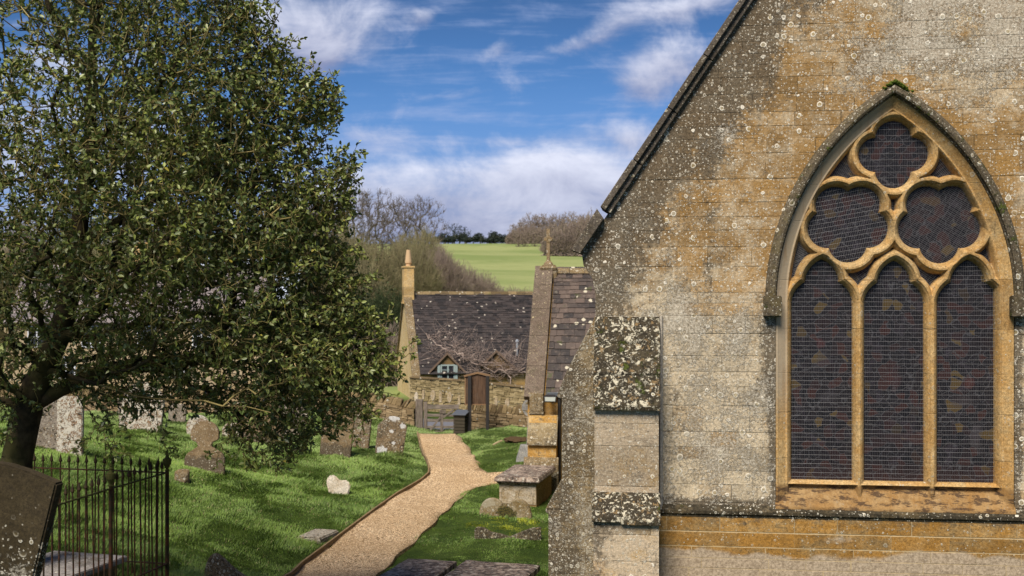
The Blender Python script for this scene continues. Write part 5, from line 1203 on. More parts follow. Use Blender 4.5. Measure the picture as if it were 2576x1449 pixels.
# ------------------------------------------------------------------ houses seen through the holly
M_oldst = stone('house_stone', (.34, .25, .14), (.44, .36, .26), dark=.25, lich=.05, pale=.4)
M_hroof, x = mat('lilac_slates', .5, .5); t = x.attr(); n = x.noise(2, 5, .7); fin(x, x.mix(n.ss(.4, .7), x.mix(t, (.10, .09, .10), (.22, .19, .19)), (.25, .21, .2)), n, .01)
M_blroof, x = mat('pale_blue_roof', .35, .5); n = x.noise(3, 4); fin(x, x.mix(n, (.36, .42, .52), (.46, .52, .62)))
h1, rf1, e1, r1, s1 = house('cottage', 'long stone house with white windows half hidden behind the holly', -25, 56, -4.6, R(3), 12.5, 6.5, -1.1, 1.6, M_oldst, M_hroof, (.24, .2, .3, .6))
for s_, zc_1 in ((1.6, 2.2), (4.2, 2.2), (6.9, 2.2), (9.6, 2.2), (3.0, .7), (8.3, .7)):
    mb = MB(); mb.box(s_ - .42, s_ + .42, -.02, -.004, zc_1, zc_1 + 1.0); wv_ = mb.build('window', M_pane, h1)
    mb = MB()
    for q in (-.46, -.03, .40): mb.box(s_ + q, s_ + q + .06, -.05, -.021, zc_1, zc_1 + 1.0)
    for q in (-.04, .46, .98): mb.box(s_ - .46, s_ + .46, -.048, -.021, zc_1 + q, zc_1 + q + .05)
    mb.build('frame', M_whitef, wv_)
mb = MB(); mb.box(5.5, 6.5, 2.9, 3.7, r1 - .3, r1 + 1.3); mb.build('chimney', M_chim, rf1)
h2, rf2, e2_, r2_, s2 = house('cottage', 'smaller tan stone house with a pale bluish roof behind the holly', -18.8, 66, -4.6, R(4), 6.2, 6, -.4, 2.3, M_gablew, M_blroof, (.5, .5, .6, 1.0))
mb = MB(); mb.box(2.0, 2.8, -.02, -.004, 1.0, 2.0); wv_ = mb.build('window', M_pane, h2); mb = MB()
for q in (1.96, 2.37, 2.78): mb.box(q, q + .06, -.05, -.021, 1.0, 2.0)
mb.box(1.96, 2.84, -.048, -.021, .95, 1.02); mb.box(1.96, 2.84, -.048, -.021, 1.98, 2.05); mb.build('frame', M_whitef, wv_)
# ------------------------------------------------------------------ far vegetation
def leafcloud(C, size, rg, tint, flat=.5):
    """C (n,3) centres -> quads randomly turned"""
    n = len(C); a = rg.normal(size=(n, 3)); a /= np.linalg.norm(a, axis=1, keepdims=True); b = rg.normal(size=(n, 3)); b -= a * (a * b).sum(1, keepdims=True); b /= np.linalg.norm(b, axis=1, keepdims=True)
    s = size * rg.uniform(.6, 1.4, (n, 1)); V = np.stack([C - a * s, C - b * s * flat, C + a * s, C + b * s * flat], 1).reshape(-1, 3)
    return V, np.arange(4 * n).reshape(n, 4), tint
def vmat(name, c0, c1, c2, rough=.8, tr=0):
    m, x = mat(name, rough, .2); t = x.attr(); col = x.mix(t, c0, c1); col = x.mix(t.ss(.86, .95), col, c2)
    fin(x, col); return m
M_bark = vmat('bark', (.07, .06, .04), (.14, .12, .09), (.10, .10, .05))
M_barktw = vmat('hazed_winter_twigs', (.20, .155, .13), (.34, .27, .225), (.26, .23, .14))  # twig colour lightened to stand in for distant haze over the wood
M_olive = vmat('olive_twigs', (.18, .155, .085), (.31, .27, .155), (.20, .21, .09))
M_ever = vmat('evergreen_leaves', (.022, .034, .014), (.055, .075, .03), (.08, .09, .04))
M_hedge = vmat('hedge_leaves', (.020, .030, .026), (.045, .058, .045), (.07, .07, .045))
M_btree = vmat('dark_winter_twigs', (.085, .068, .058), (.17, .14, .12), (.13, .12, .07))
def bare_tree(name, lbl, loc, h, w_, npt, seed, tip, trunkfrac=.3, mb_=None, mt=None, grp=None, up=.6, build=True):
    rg = np.random.default_rng(seed); pts = []
    while len(pts) < npt:
        q = rg.uniform(-1, 1, 3); r = np.linalg.norm(q)
        if r < 1 and rg.random() < .25 + .75 * r: pts.append([q[0] * w_ / 2, q[1] * w_ / 2, h * (trunkfrac + (1 - trunkfrac) * (q[2] * .5 + .5))])
    roots = [[0, 0, z] for z in np.linspace(-.3, h * (trunkfrac + .25), 9)]; rp = [0] + list(range(8))
    A, par = mst(pts, roots, rp, .25)
    rad = pipe(A, par, 9, tip, 2.25); k = np.arange(1, len(A)); seg = np.stack([A[par[k]], A[k]], 1); rr_ = np.stack([np.minimum(rad[par[k]], rad[k] * 1.6), rad[k]], 1)
    o = empty(name, loc); tag(o, lbl, 'tree', grp)
    big = rr_[:, 1] > tip * 3.2
    V, Fq = tubes_mesh(seg[big], rr_[big], 5); link('trunk', npmesh('trunk', V, Fq, np.repeat(rg.random(big.sum()), 5)), M_bark, o)
    # fine twigs: forked sprays from every node, pointing outward and up
    ends = np.repeat(A[9:], 4, 0); dirs = ends - np.array([0, 0, h * .3]); dirs /= np.linalg.norm(dirs, axis=1, keepdims=True) + 1e-6; dirs = dirs + rg.normal(0, .5, dirs.shape); dirs[:, 2] += up * .4; dirs /= np.linalg.norm(dirs, axis=1, keepdims=True)
    L = h * .055 * rg.uniform(.5, 1.5, (len(ends), 1)); mid = ends + dirs * L * .5 + rg.normal(0, h * .004, ends.shape); tipp = ends + dirs * L + rg.normal(0, h * .010, ends.shape)
    s2 = np.concatenate([seg[~big], np.stack([ends, mid], 1), np.stack([mid, tipp], 1)]); r2 = np.concatenate([rr_[~big], np.full((len(ends), 2), tip * .8), np.full((len(ends), 2), tip * .55)])
    V, Fq = tubes_mesh(s2, r2, 3); link('crown', npmesh('crown', V, Fq, np.repeat(rg.random(len(s2)), 3)), mt or M_barktw, o); return o
def Gp(dx, Y): X_ = (dx - CX) * Y / F; return Vector((X_, Y, g1(X_, Y) - .1))
G1 = 'bare winter trees on the left slope'
bt = [(1062, 185, 13.2, 8, 1, 'slim leafless tree with a rounded top, rightmost of the bare trees on the left slope'), (1012, 190, 12.5, 8, 2, 'leafless tree just left of the rightmost bare tree on the slope'), (962, 180, 13.5, 9, 3, 'tall leafless tree in the middle of the bare row on the left slope'),
      (915, 170, 13.5, 9, 4, 'leafless tree rising just right of the holly outline'), (868, 165, 14.5, 9, 5, 'leafless pinkish tree mostly hidden by the holly edge'), (815, 175, 14.5, 9, 6, 'leafless tree hidden almost wholly behind the holly')]
for (dx, Y, h, w_, sd_, lb) in bt: bare_tree('bare_tree', lb, Gp(dx, Y), h, w_, 260, sd_, .030, .22, grp=G1, mt=M_btree)
def bush(name, lbl, loc, w_, d_, h, n, seed, mt, tip=.016, cat='bush', grp=None, leaves=0, ml=None):
    rg = np.random.default_rng(seed); o = empty(name, loc); tag(o, lbl, cat, grp)
    base = np.c_[rg.normal(0, w_ * .16, n), rg.normal(0, d_ * .16, n), np.full(n, 0.0)]
    th_ = rg.uniform(0, 2 * math.pi, n); rr_ = np.sqrt(rg.random(n)); hgt = h * (1 - .55 * rr_ ** 2.2) * rg.uniform(.35, 1.02, n) * (1 + .10 * np.sin(th_ * 3 + seed))
    tipp = np.c_[np.cos(th_) * rr_ * w_ / 2, np.sin(th_) * rr_ * d_ / 2, hgt]; c = (tipp - base); m1 = base + c * .55 + np.c_[c[:, 0] * .12, c[:, 1] * .12, np.abs(c[:, 2]) * .08] + rg.normal(0, h * .02, (n, 3)); m2 = base + c * .8 + rg.normal(0, h * .02, (n, 3))
    S = [np.stack([base, m1], 1), np.stack([m1, m2], 1), np.stack([m2, tipp], 1)]; Rr_ = [np.full((n, 2), tip * 1.3), np.full((n, 2), tip), np.full((n, 2), tip * .7)]
    for q in range(3):
        st_ = m1 + (tipp - m1) * rg.random((n, 1)); dd = (tipp - m1); dd /= np.linalg.norm(dd, axis=1, keepdims=True) + 1e-6; dd = dd + rg.normal(0, .7, (n, 3)); dd /= np.linalg.norm(dd, axis=1, keepdims=True); en = st_ + dd * h * .10 * rg.uniform(.4, 1.4, (n, 1)); S.append(np.stack([st_, en], 1)); Rr_.append(np.full((n, 2), tip * .6))
    S = np.concatenate(S); Rr_ = np.concatenate(Rr_); V, Fq = tubes_mesh(S, Rr_, 3); link('twigs', npmesh('twigs', V, Fq, np.repeat(rg.random(len(S)), 3)), mt, o)
    if leaves:
        k = rg.integers(0, n, leaves); C = m1[k] + (tipp[k] - m1[k]) * rg.random((leaves, 1)) + rg.normal(0, h * .03, (leaves, 3)); C[:, 2] = np.maximum(C[:, 2], .05); V, Fq, t_ = leafcloud(C, .11, rg, rg.random(leaves)); link('foliage', npmesh('foliage', V, Fq, t_), ml or M_ever, o)
    return o
G2 = 'scrubby bushes behind the cottage'
for (dx, Y, w_, h, n, sd_, mt, lv, lb) in [(1020, 112, 7.5, 8.0, 5200, 21, M_olive, 0, 'large olive brown leafless bush right behind the cottage chimney'), (925, 104, 6.5, 7.9, 5000, 22, M_olive, 2500, 'large dull green bush between the holly edge and the chimney'), (1100, 118, 7.5, 6.7, 5000, 23, M_barktw, 0, 'brown leafless bush right of the chimney above the roof ridge'),
     (1165, 125, 6, 4.9, 1700, 24, M_barktw, 0, 'thin brown bush in front of the green field'), (1215, 128, 5, 3.9, 800, 25, M_barktw, 0, 'sparse low bush at the right end of the scrub above the roof'), (965, 84, 5.5, 5.4, 3000, 26, M_ever, 9000, 'dark evergreen bush just left of the cottage chimney'), (895, 92, 6, 7.5, 3000, 27, M_olive, 9000, 'tall ivy green bush at the edge of the holly'),
     (955, 66, 5.5, 3.6, 2500, 28, M_barktw, 300, 'reddish brown low scrub against the lit cottage gable'), (850, 100, 8, 10, 4500, 29, M_olive, 4000, 'big dark bush mostly behind the holly, nearest the houses'), (1060, 138, 9, 8.4, 4500, 30, M_olive, 0, 'tall olive bush behind the others, under the bare trees')]:
    bush('bush', lb, Gp(dx, Y), w_, w_ * .8, h, n, sd_, mt, grp=G2, leaves=lv)
for i, dx in enumerate([-60, 60, 180, 300, 420, 540, 660, 770]):
    bush('bush', 'tall winter thicket behind the holly, ' + ['leftmost', 'second', 'third', 'fourth', 'fifth', 'sixth', 'seventh', 'last'][i] + ' of the row beyond the houses', Gp(dx, 96 + 4 * (i % 3)), 7.5, 5, 10 + (i * 37 % 5) * .6, 2300, 200 + i, [M_olive, M_barktw, M_ever][i % 3], grp='thickets beyond the houses', leaves=1200 if i % 2 else 0)
G3 = 'low scrub along the field edge'
for i, dx in enumerate([1268, 1296, 1322, 1350]): bush('bush', ['low brown scrub above the middle of the cottage ridge', 'second tuft of low scrub above the ridge, nearer the wing', 'third tuft of pale low scrub on the ridge line, nearest the wing coping', 'low scrub peeping beside the wing coping'][i], Gp(dx, 120), 4.5, 3, 2.5 + .25 * (i % 2), 500, 40 + i, M_barktw, grp=G3)
# hedgerow along the crest
def crest_tree(name, lbl, dx, Y, w_, h, n, seed, grp, m=None, trunk=True):
    rg = np.random.default_rng(seed); o = empty(name, Gp(dx, Y)); tag(o, lbl, 'tree', grp); nb = 7
    cen = np.c_[rg.uniform(-.3, .3, nb) * w_, rg.uniform(-.3, .3, nb) * w_, rg.uniform(.35, .78, nb) * h]; k = rg.integers(0, nb, n); q = rg.normal(size=(n, 3)); q /= np.linalg.norm(q, axis=1, keepdims=True)
    C = cen[k] + q * rg.uniform(.4, 1, (n, 1)) * np.array([w_ * .27, w_ * .27, h * .24]); V, Fq, t_ = leafcloud(C, w_ * .055, rg, rg.random(n)); link('crown', npmesh('crown', V, Fq, t_), m or M_hedge, o)
    mb = MB(); mb.tube([(0, 0, -.3), (0, 0, h * .3), (.1 * w_, 0, h * .6)], [w_ * .05, w_ * .035, w_ * .02], 5); mb.build('trunk', M_bark, o); return o
G4 = 'hedgerow trees along the crest of the field'
names_h = ['leftmost', 'second', 'third', 'fourth', 'fifth', 'sixth', 'seventh', 'eighth', 'ninth', 'tenth', 'eleventh', 'twelfth']
for i in range(12):
    dx = 1086 + i * 17.5; hh3 = 4.1 + 1.0 * math.sin(i * 2.1); crest_tree('hedge_tree', f'small dark hedge tree on the crest, {names_h[i]} from the left of the row', dx, 446, 6.4, hh3, 700, 60 + i, G4)
crest_tree('round_tree', 'dark round tree standing above the crest hedge in the middle of the field edge', 1243, 447, 4.6, 6.4, 900, 80, None); crest_tree('round_tree', 'smaller dark round tree just right of the taller round crest tree', 1274, 445, 4.2, 4.8, 700, 81, None)
bare_tree('bare_tree', 'spreading bare tree on the skyline left of the crest hedge', Gp(1143, 455), 9.0, 7.5, 150, 82, .05, .25, mt=M_hedge); bare_tree('bare_tree', 'small bare tree on the skyline next to the spreading one', Gp(1170, 455), 7.6, 5.0, 110, 83, .05, .25, mt=M_hedge)
# wood at the right of the field
G5 = 'bare trees of the wood on the right skyline'
pro = None; n_wood = 0
for i in range(34):
    u_ = i / 33; dx = 1292 + 215 * u_ + rr.uniform(-4, 4); row = i % 3; Y = [470, 430, 400][row]
    lb = f'bare tree in the far wood, {["back", "middle", "front"][row]} row, {names_h[i // 3]} from the left'
    if pro is None or i in (1, 2): o = pro_i = bare_tree('wood_tree', lb, Gp(dx, Y), 11.6, 6, 130, 90 + i, .05, .3, grp=G5, mt=M_barktw); pro = (pro or []) + [o]
    else:
        o = copy_tree(pro[i % 3]); o.location = Gp(dx, Y); o['label'] = lb; o['group'] = G5
    if row == 2: o.location.z -= 3.0
    s = rr.uniform(.85, 1.12) * (1.0 if dx > 1335 else .72 + .006 * max(0, dx - 1292)); o.scale = (s, s, s); o.rotation_euler = (0, 0, rr.uniform(0, 6))
G6 = 'brown scrub below the wood on the right'
for i in range(7):
    dx = 1400 + i * 15; Y = 300 + (i % 2) * 14
    bush('bush', ['brown scrub at the left foot of the wood', 'second brown scrub clump under the wood', 'third brown scrub clump under the wood', 'fourth scrub clump, beside the church eaves', 'fifth scrub clump, behind the kneeler stone', 'sixth scrub clump behind the church corner', 'last scrub clump hidden by the church corner'][i], Gp(dx, Y), 9, 7, 7.0 + i * .8, 1500, 120 + i, M_barktw, tip=.05, grp=G6)
for i in range(6): bush('bush', f'low dusky scrub in front of the wood edge, {names_h[i]} from the left', Gp(1296 + i * 19, 425), 8, 6, 5.5 + (i % 3), 900, 140 + i, M_barktw, tip=.06, grp='dusky scrub along the wood edge')
# ------------------------------------------------------------------ holly tree
YT = 14.4; kt = YT / F
def T2(dx, dy): return ((dx - CX) * kt, (CY - dy) * kt)
crown = [(-2100, -300), (-1500, -900), (-700, -1250), (-100, -1150), (300, -700), (480, -260), (590, -40), (655, 60), (700, 130), (742, 205), (800, 195), (842, 235), (838, 290), (800, 350), (825, 415), (880, 415), (895, 450), (872, 520), (878, 600), (890, 690), (915, 760), (940, 830), (985, 890), (1000, 935), (955, 975),
         (915, 1010), (915, 1040), (870, 1040), (840, 1090), (790, 1105), (700, 1150), (650, 1130), (600, 1110), (560, 1045), (470, 1030), (380, 1035), (250, 1030), (150, 1025), (-50, 1040), (-500, 1060), (-1100, 1000), (-1700, 800), (-2200, 300)]
cpoly = [T2(*p) for p in crown]
rg = np.random.default_rng(21)
def sample_crown(n, x0, x1, z0, z1, dens=None):
    out = []; m = 0
    while m < n:
        x_ = rg.uniform(x0, x1, 20000); z_ = rg.uniform(z0, z1, 20000); y_ = rg.uniform(-1, 1, 20000)
        ok = inpoly(x_, z_, cpoly); de = pdist(x_, z_, cpoly); hd = np.minimum(2.9, .25 + 1.15 * de ** .9)
        ok &= rg.random(20000) < (hd / 2.9) ** .55
        if dens is not None: ok &= rg.random(20000) < dens(x_, z_)
        q = np.c_[x_, YT + y_ * hd, z_][ok]; out.append(q); m += len(q)
    return np.concatenate(out)[:n]
def dvis(x_, z_):
    dx = x_ / kt + CX; dy = CY - z_ / kt
    d = .45 + .60 * np.clip((dx - 300) / 350, 0, 1) + .30 * vnoise(x_, z_, 3.4, 31) + .12 * vnoise(x_, z_, 8, 33)
    d *= 1 - .55 * np.exp(-((dx - 90) / 150) ** 2 - ((dy - 250) / 170) ** 2); d *= 1 - .5 * np.exp(-((dx - 640) / 90) ** 2 - ((dy - 700) / 45) ** 2); d *= 1 - .35 * np.exp(-((dx - 600) / 110) ** 2 - ((dy - 905) / 60) ** 2); d *= 1 - .35 * np.exp(-((dx - 260) / 220) ** 2 - ((dy - 770) / 60) ** 2)
    return np.clip(d * .8, .03, 1)
pv = sample_crown(8300, T2(-60, 0)[0], T2(1010, 0)[0], T2(0, 1170)[1], T2(0, -60)[1], dvis)
ph_ = sample_crown(1700, T2(-2100, 0)[0], T2(-60, 0)[0], T2(0, 1100)[1], T2(0, -1200)[1]); ph2 = sample_crown(700, T2(-60, 0)[0], T2(700, 0)[0], T2(0, -60)[1], T2(0, -1200)[1])
# hanging sprays below the skirt and shoots on the outline
extra = []
for (a, b) in [((250, 1040), (330, 1125)), ((330, 1050), (290, 1140)), ((420, 1060), (436, 1120)), ((640, 1110), (700, 1160)), ((600, 1080), (560, 1140)), ((740, 1110), (722, 1165)), ((800, 1080), (770, 1125)), ((300, 1030), (230, 1110)), ((930, 960), (1030, 862)), ((940, 940), (1035, 885)), ((940, 930), (1005, 935)), ((900, 1000), (985, 985)), ((880, 860), (965, 850)), ((840, 1060), (900, 1085)), ((880, 1030), (945, 1040)), ((930, 1000), (920, 1058)), ((800, 240), (800, 172)), ((780, 260), (765, 200)), ((800, 300), (850, 215)), ((830, 270), (858, 250)), ((835, 330), (862, 290)), ((790, 370), (846, 335)), ((870, 560), (892, 520)), ((900, 720), (935, 700)), ((940, 840), (985, 800)), ((700, 140), (745, 120)), ((720, 240), (752, 180)), ((700, 110), (705, 5)), ((690, 60), (688, 8)), ((730, 190), (722, 140)), ((868, 430), (905, 398)), ((850, 440), (866, 388)), ((880, 470), (895, 428)), ((770, 230), (760, 190)), ((640, 40), (660, -10)), ((880, 640), (905, 640)), ((920, 800), (945, 810)), ((620, 1120), (640, 1165)), ((60, 1040), (40, 1095))]:
    for t_ in np.linspace(0, 1, 6): q = T2(a[0] + (b[0] - a[0]) * t_, a[1] + (b[1] - a[1]) * t_); extra.append([q[0] + rg.normal(0, .015), YT - .3 + rg.normal(0, .05), q[1] + rg.normal(0, .015)])
allp = np.concatenate([pv, ph_, ph2, np.array(extra)])
base = np.array([(25 - CX) * kt, YT, -3.65]); tp = [(8, 1560), (22, 1300), (40, 1150), (70, 1020), (110, 930), (150, 850), (178, 740), (190, 620), (205, 500), (222, 380), (232, 250), (236, 100), (240, -80), (230, -300), (200, -600)]
roots = [[T2(*p)[0], YT + .05 * math.sin(i), T2(*p)[1]] for i, p in enumerate(tp)]; rp = [0] + list(range(len(tp) - 1))
def limb(start, pts, y1):
    pi = start
    for i, p in enumerate(pts):
        q = T2(*p); roots.append([q[0], YT + y1 * (i + 1) / len(pts), q[1]]); rp.append(pi); pi = len(roots) - 1
limb(4, [(60, 880), (0, 850), (-80, 800), (-250, 700), (-500, 620)], .4); limb(5, [(210, 840), (270, 790), (330, 740), (400, 700), (460, 640), (530, 590), (620, 520)], -1.6); limb(5, [(220, 850), (290, 830), (400, 800), (500, 790), (600, 780), (720, 760)], 1.2)
limb(8, [(120, 440), (40, 380), (-60, 350), (-200, 300)], -.5); limb(9, [(290, 300), (300, 200), (320, 80), (350, -60)], .8); limb(7, [(280, 560), (360, 500), (450, 440), (540, 400), (650, 330)], .7); limb(8, [(260, 440), (330, 380), (420, 300), (520, 220), (600, 120)], -1.3)
limb(4, [(180, 940), (280, 960), (390, 985), (500, 990), (620, 1000), (740, 1010)], -1.4); limb(4, [(170, 960), (260, 985), (360, 1010), (460, 1015)], .9); limb(6, [(250, 700), (350, 650), (470, 650), (600, 660), (720, 640), (800, 600)], 1.9); limb(7, [(150, 560), (70, 540), (-40, 560)], -1.5); limb(3, [(150, 980), (260, 930), (380, 920), (520, 900), (680, 880), (800, 880)], .2)
A, par = mst(allp, roots, rp, .22); nR = len(roots)
rad = pipe(A, par, nR, .0046, 2.3); rad[:nR] = np.maximum(rad[:nR], 0); k = np.arange(1, len(A))
scale_r = .235 / rad[1]; rad = np.where(rad > .012, rad * np.clip(scale_r * .8, .6, 1.6) ** np.clip((rad - .012) / .08, 0, 1), rad); rad[0] = .30; rad[1] = .26
hol = empty('holly_tree', (base[0], base[1], base[2])); tag(hol, 'large dense holly tree with glossy leaves and a leaning mossy trunk at left', 'tree'); ho = np.array(hol.location)
seg = np.stack([A[par[k]], A[k]], 1) - ho; rr2 = np.stack([np.minimum(rad[par[k]], rad[k] * 1.35), rad[k]], 1)
big = rr2[:, 1] > .018
M_hbark, x = mat('holly_bark', .9, .15); n = x.noise(6, 6, .7); n2 = x.noise(2, 4); c = x.mix(n.ss(.35, .65), (.022, .017, .010), (.07, .054, .030)); fin(x, x.mix(n2.ss(.45, .6) * .6, c, (.05, .05, .014)), n, .03)
M_htwig = vmat('holly_twigs', (.08, .066, .024), (.26, .21, .08), (.32, .26, .11))
V, Fq = tubes_mesh(seg[big], rr2[big], 9); link('trunk', npmesh('trunk', V, Fq, np.repeat(rg.random(big.sum()), 9), smooth=True), M_hbark, hol)
# curve the twigs by a mid point
s1_ = seg[~big]; r1_ = rr2[~big]; mid = s1_.mean(1) + rg.normal(0, .030, (len(s1_), 3)); mid[:, 2] -= .022
S = np.concatenate([np.stack([s1_[:, 0], mid], 1), np.stack([mid, s1_[:, 1]], 1)]); Rr_ = np.concatenate([np.stack([r1_[:, 0], r1_.mean(1)], 1), np.stack([r1_.mean(1), r1_[:, 1]], 1)])
# leafy shoots: from each node 2 shoots, leaves along them
nd = A[nR:]; vis = nd[:, 0] > T2(-120, 0)[0]; dirn = nd - A[par[nR:]]; dirn /= np.linalg.norm(dirn, axis=1, keepdims=True) + 1e-6
LV = []; LF = []; LT = []; ns = 3; off = 0
Sx = []; C0 = []; D0 = []; 
for q in range(ns):
    pick = vis if q else np.ones(len(nd), bool)
    if q == 2: pick = vis & (rg.random(len(nd)) < .55)
    b0 = nd[pick]; dd = dirn[pick] + rg.normal(0, .62, (pick.sum(), 3)); dd[:, 2] += .12; dd /= np.linalg.norm(dd, axis=1, keepdims=True); L = rg.uniform(.09, .20, (len(b0), 1)); en = b0 + dd * L; Sx.append(np.stack([b0, en], 1)); C0.append(b0); D0.append(en - b0)
Sx = np.concatenate(Sx); S = np.concatenate([S, Sx - ho]); Rr_ = np.concatenate([Rr_, np.full((len(Sx), 2), .0034)])
V, Fq = tubes_mesh(S, Rr_, 3); link('twigs', npmesh('twigs', V, Fq, np.repeat(rg.random(len(S)), 3)), M_htwig, hol)
C0 = np.concatenate(C0); D0 = np.concatenate(D0); nl = 5
C = np.repeat(C0, nl, 0) + np.repeat(D0, nl, 0) * rg.uniform(.15, 1.05, (len(C0) * nl, 1)); ax = np.repeat(D0, nl, 0); ax /= np.linalg.norm(ax, axis=1, keepdims=True)
ld = ax * .55 + rg.normal(0, .75, C.shape); ld /= np.linalg.norm(ld, axis=1, keepdims=True)
sd_ = np.cross(ld, rg.normal(0, 1, C.shape) + np.array([0, 0, .6])); sd_ /= np.linalg.norm(sd_, axis=1, keepdims=True); up_ = np.cross(sd_, ld)
up_ *= np.sign(up_[:, 2:3] + 1e-6)
Ls = rg.uniform(.042, .080, (len(C), 1)); Wd = Ls * rg.uniform(.20, .28, (len(C), 1))
Vl = np.stack([C, C + ld * Ls * .30 - sd_ * Wd + up_ * Wd * .45, C + ld * Ls * .68 - sd_ * Wd * .8 + up_ * Wd * .15, C + ld * Ls - up_ * Ls * .10, C + ld * Ls * .68 + sd_ * Wd * .8 + up_ * Wd * .15, C + ld * Ls * .30 + sd_ * Wd + up_ * Wd * .45, C + ld * Ls * .5 - up_ * Wd * .15], 1)
m_ = len(C); bs = np.arange(m_)[:, None] * 7; Fl = np.concatenate([bs + np.array([[0, 1, 2, 6]]), bs + np.array([[6, 2, 3, 4]]), bs + np.array([[0, 6, 4, 5]])], 1).reshape(-1, 4)
clump = .5 + .5 * vnoise(C[:, 0] * 1.0, C[:, 2] * 1.0 + C[:, 1] * .7, 2.6, 44); tl = np.clip(rg.random(m_) * .62 + clump * .32 , 0, 1); tl[rg.random(m_) < .012] = 1.0
M_leaf, x = mat('holly_leaf', .42, .45); t = x.attr()
col = x.mix(t.ss(0, .85), (.040, .070, .020), (.215, .250, .052)); col = x.mix(t.ss(.72, .95) * .7, col, (.20, .20, .045)); col = x.mix(t.ss(.985, 1.0), col, (.32, .27, .04))
geo = x.n('ShaderNodeNewGeometry'); col = x.mix(E(x.nt, geo.outputs['Backfacing']) * .35, col, (.10, .115, .045)); fin(x, col)
link('leaves', npmesh('leaves', (Vl.reshape(-1, 3) - ho), Fl, np.repeat(tl, 3)), M_leaf, hol)
print('leaves', m_)
# ------------------------------------------------------------------ grass
def patchpts(n, x0, x1, y0, y1, seed):
    r = np.random.default_rng(seed); x_ = r.uniform(x0, x1, n); y_ = y0 + (y1 - y0) * r.random(n) ** 1.25
    sx_ = CX + x_ / y_ * F
    ok = (sx_ > -90) & (sx_ < 1530); return x_[ok], y_[ok]
xa, ya = patchpts(900000, -19, 2.4, 14.5, 41.9, 77)
ins = inpoly(xa, ya, path_poly); dP = pdist(xa, ya, path_poly); dR = pdist(xa, ya, [(p.x, p.y) for p in PB + []], closed=False); dR2 = pdist(xa, ya, [(p.x, p.y) for p in PR], closed=False)
keep = (~ins & (dP > .02)) | (ins & (np.minimum(dR, dR2) < .07 + .05 * vnoise(xa, ya, 9, 3)) & (rg.random(len(xa)) < .8))
# keep off the tombs and the church
for (cx_, cy_, hx, hy) in ((.3, 29.1, .5, .9), (-5.75, 15, .5, .8)): keep &= ~((np.abs(xa - cx_) < hx) & (np.abs(ya - cy_) < hy))
ucx = (xa - OX) * CU[0] + (ya - OY) * CU[1]; vcx = (xa - OX) * CV[0] + (ya - OY) * CV[1]; keep &= ~((ucx > -3.5) & (vcx > 14.8)); keep &= ~((ucx > -1.5) & (vcx > -.9))
dPl = pdist(xa, ya, [(p.x, p.y) for p in PL], closed=False); keep &= ~((dPl < .16) & (rg.random(len(xa)) < .55))
xa, ya = xa[keep], ya[keep]; za = G(xa, ya) + (.025 * vnoise(xa, ya, 3.2, 5) + .03 * vnoise(xa, ya, 1.2, 6)) - .015
side = np.clip((xa + 3.4) / 1.0, 0, 1) * (ya < 40)      # shorter turf on the right of the path
tuf = np.clip(.5 + .5 * vnoise(xa, ya, 2.6, 12) + .35 * vnoise(xa, ya, 7.5, 13), 0, 1.4); big_ = .5 + .5 * vnoise(xa, ya, .9, 14)
hgt = (.045 + .115 * tuf ** 1.8 * (.5 + .6 * big_)) * (1 - .55 * side) * rg.uniform(.6, 1.25, len(xa)); wdt_ = .0034 * np.clip(ya / 20, .85, 2.0) * rg.uniform(.7, 1.3, len(xa))
ang_ = 2.2 * vnoise(xa, ya, 1.5, 15) + 1.3 * vnoise(xa, ya, 4.2, 19) + rg.normal(0, .75, len(xa)); lean = (.35 + .75 * tuf) * (1 - .35 * side) * rg.uniform(.4, 1.3, len(xa))
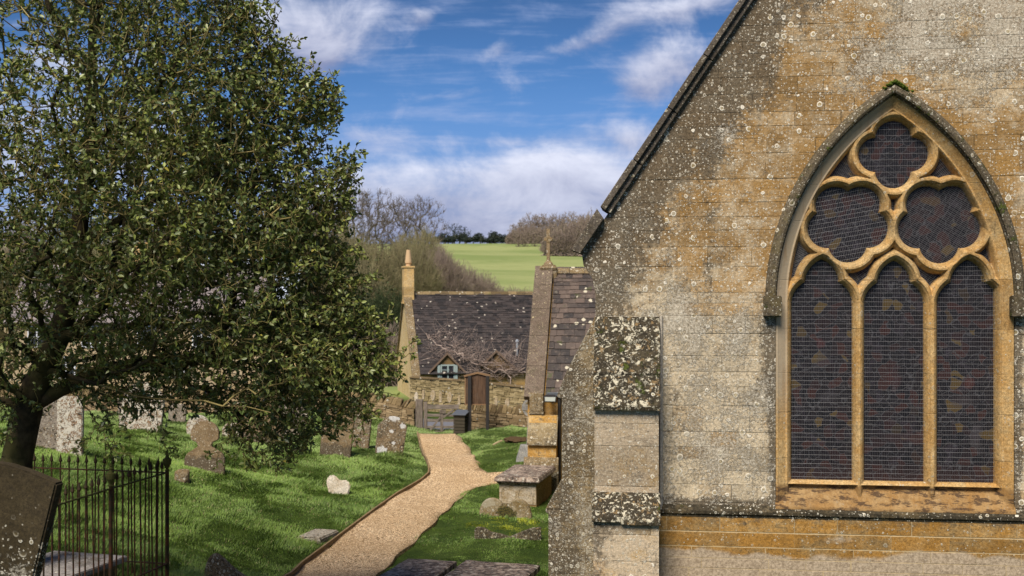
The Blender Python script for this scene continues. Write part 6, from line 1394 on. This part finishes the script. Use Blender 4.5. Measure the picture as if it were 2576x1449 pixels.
ld = np.c_[np.cos(ang_), np.sin(ang_)] * (lean * hgt)[:, None]; fa = rg.uniform(0, math.pi, len(xa)); wx_ = np.c_[np.cos(fa), np.sin(fa) * .5] * wdt_[:, None]
Z0 = np.zeros(len(xa)); b1 = np.c_[xa - wx_[:, 0], ya - wx_[:, 1], za]; b2 = np.c_[xa + wx_[:, 0], ya + wx_[:, 1], za]; mx_, my_ = xa + ld[:, 0] * .38, ya + ld[:, 1] * .38
m1 = np.c_[mx_ - wx_[:, 0] * .9, my_ - wx_[:, 1] * .9, za + hgt * .68]; m2 = np.c_[mx_ + wx_[:, 0] * .9, my_ + wx_[:, 1] * .9, za + hgt * .68]; tpp = np.c_[xa + ld[:, 0] * 1.1, ya + ld[:, 1] * 1.1, za + hgt * (1 - .25 * np.clip(lean, 0, 1.4))]; tp2 = tpp + np.c_[wx_ * .3, Z0]
V = np.stack([b1, b2, m1, m2, tpp, tp2], 1).reshape(-1, 3); bs = np.arange(len(xa))[:, None] * 6; Fq = np.concatenate([bs + np.array([[0, 1, 3, 2]]), bs + np.array([[2, 3, 5, 4]])], 1).reshape(-1, 4)
mossp = np.exp(-((xa + .05) / .9) ** 2 - ((ya - 25.3) / 1.0) ** 2) * (vnoise(xa, ya, 6, 23) > -.3); yel = np.clip(.5 + .5 * vnoise(xa, ya, 1.3, 16), 0, 1)
tg = np.clip(.10 + .42 * rg.random(len(xa)) + .30 * yel, 0, .84); tg = np.where((mossp > .3) & (rg.random(len(xa)) < .9), .93, tg); tg = np.where(rg.random(len(xa)) < .035, 1.0, tg)
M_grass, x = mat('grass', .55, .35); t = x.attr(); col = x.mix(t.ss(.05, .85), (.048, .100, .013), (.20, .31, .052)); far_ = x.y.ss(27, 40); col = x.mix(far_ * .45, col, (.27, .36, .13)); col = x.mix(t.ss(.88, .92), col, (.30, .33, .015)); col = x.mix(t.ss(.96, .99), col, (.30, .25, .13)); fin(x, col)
tag(link('grass', npmesh('grass', V, Fq, np.repeat(tg, 2)), M_grass), 'long tufted green grass covering the churchyard lawns', 'grass', kind='stuff'); print('blades', len(xa))
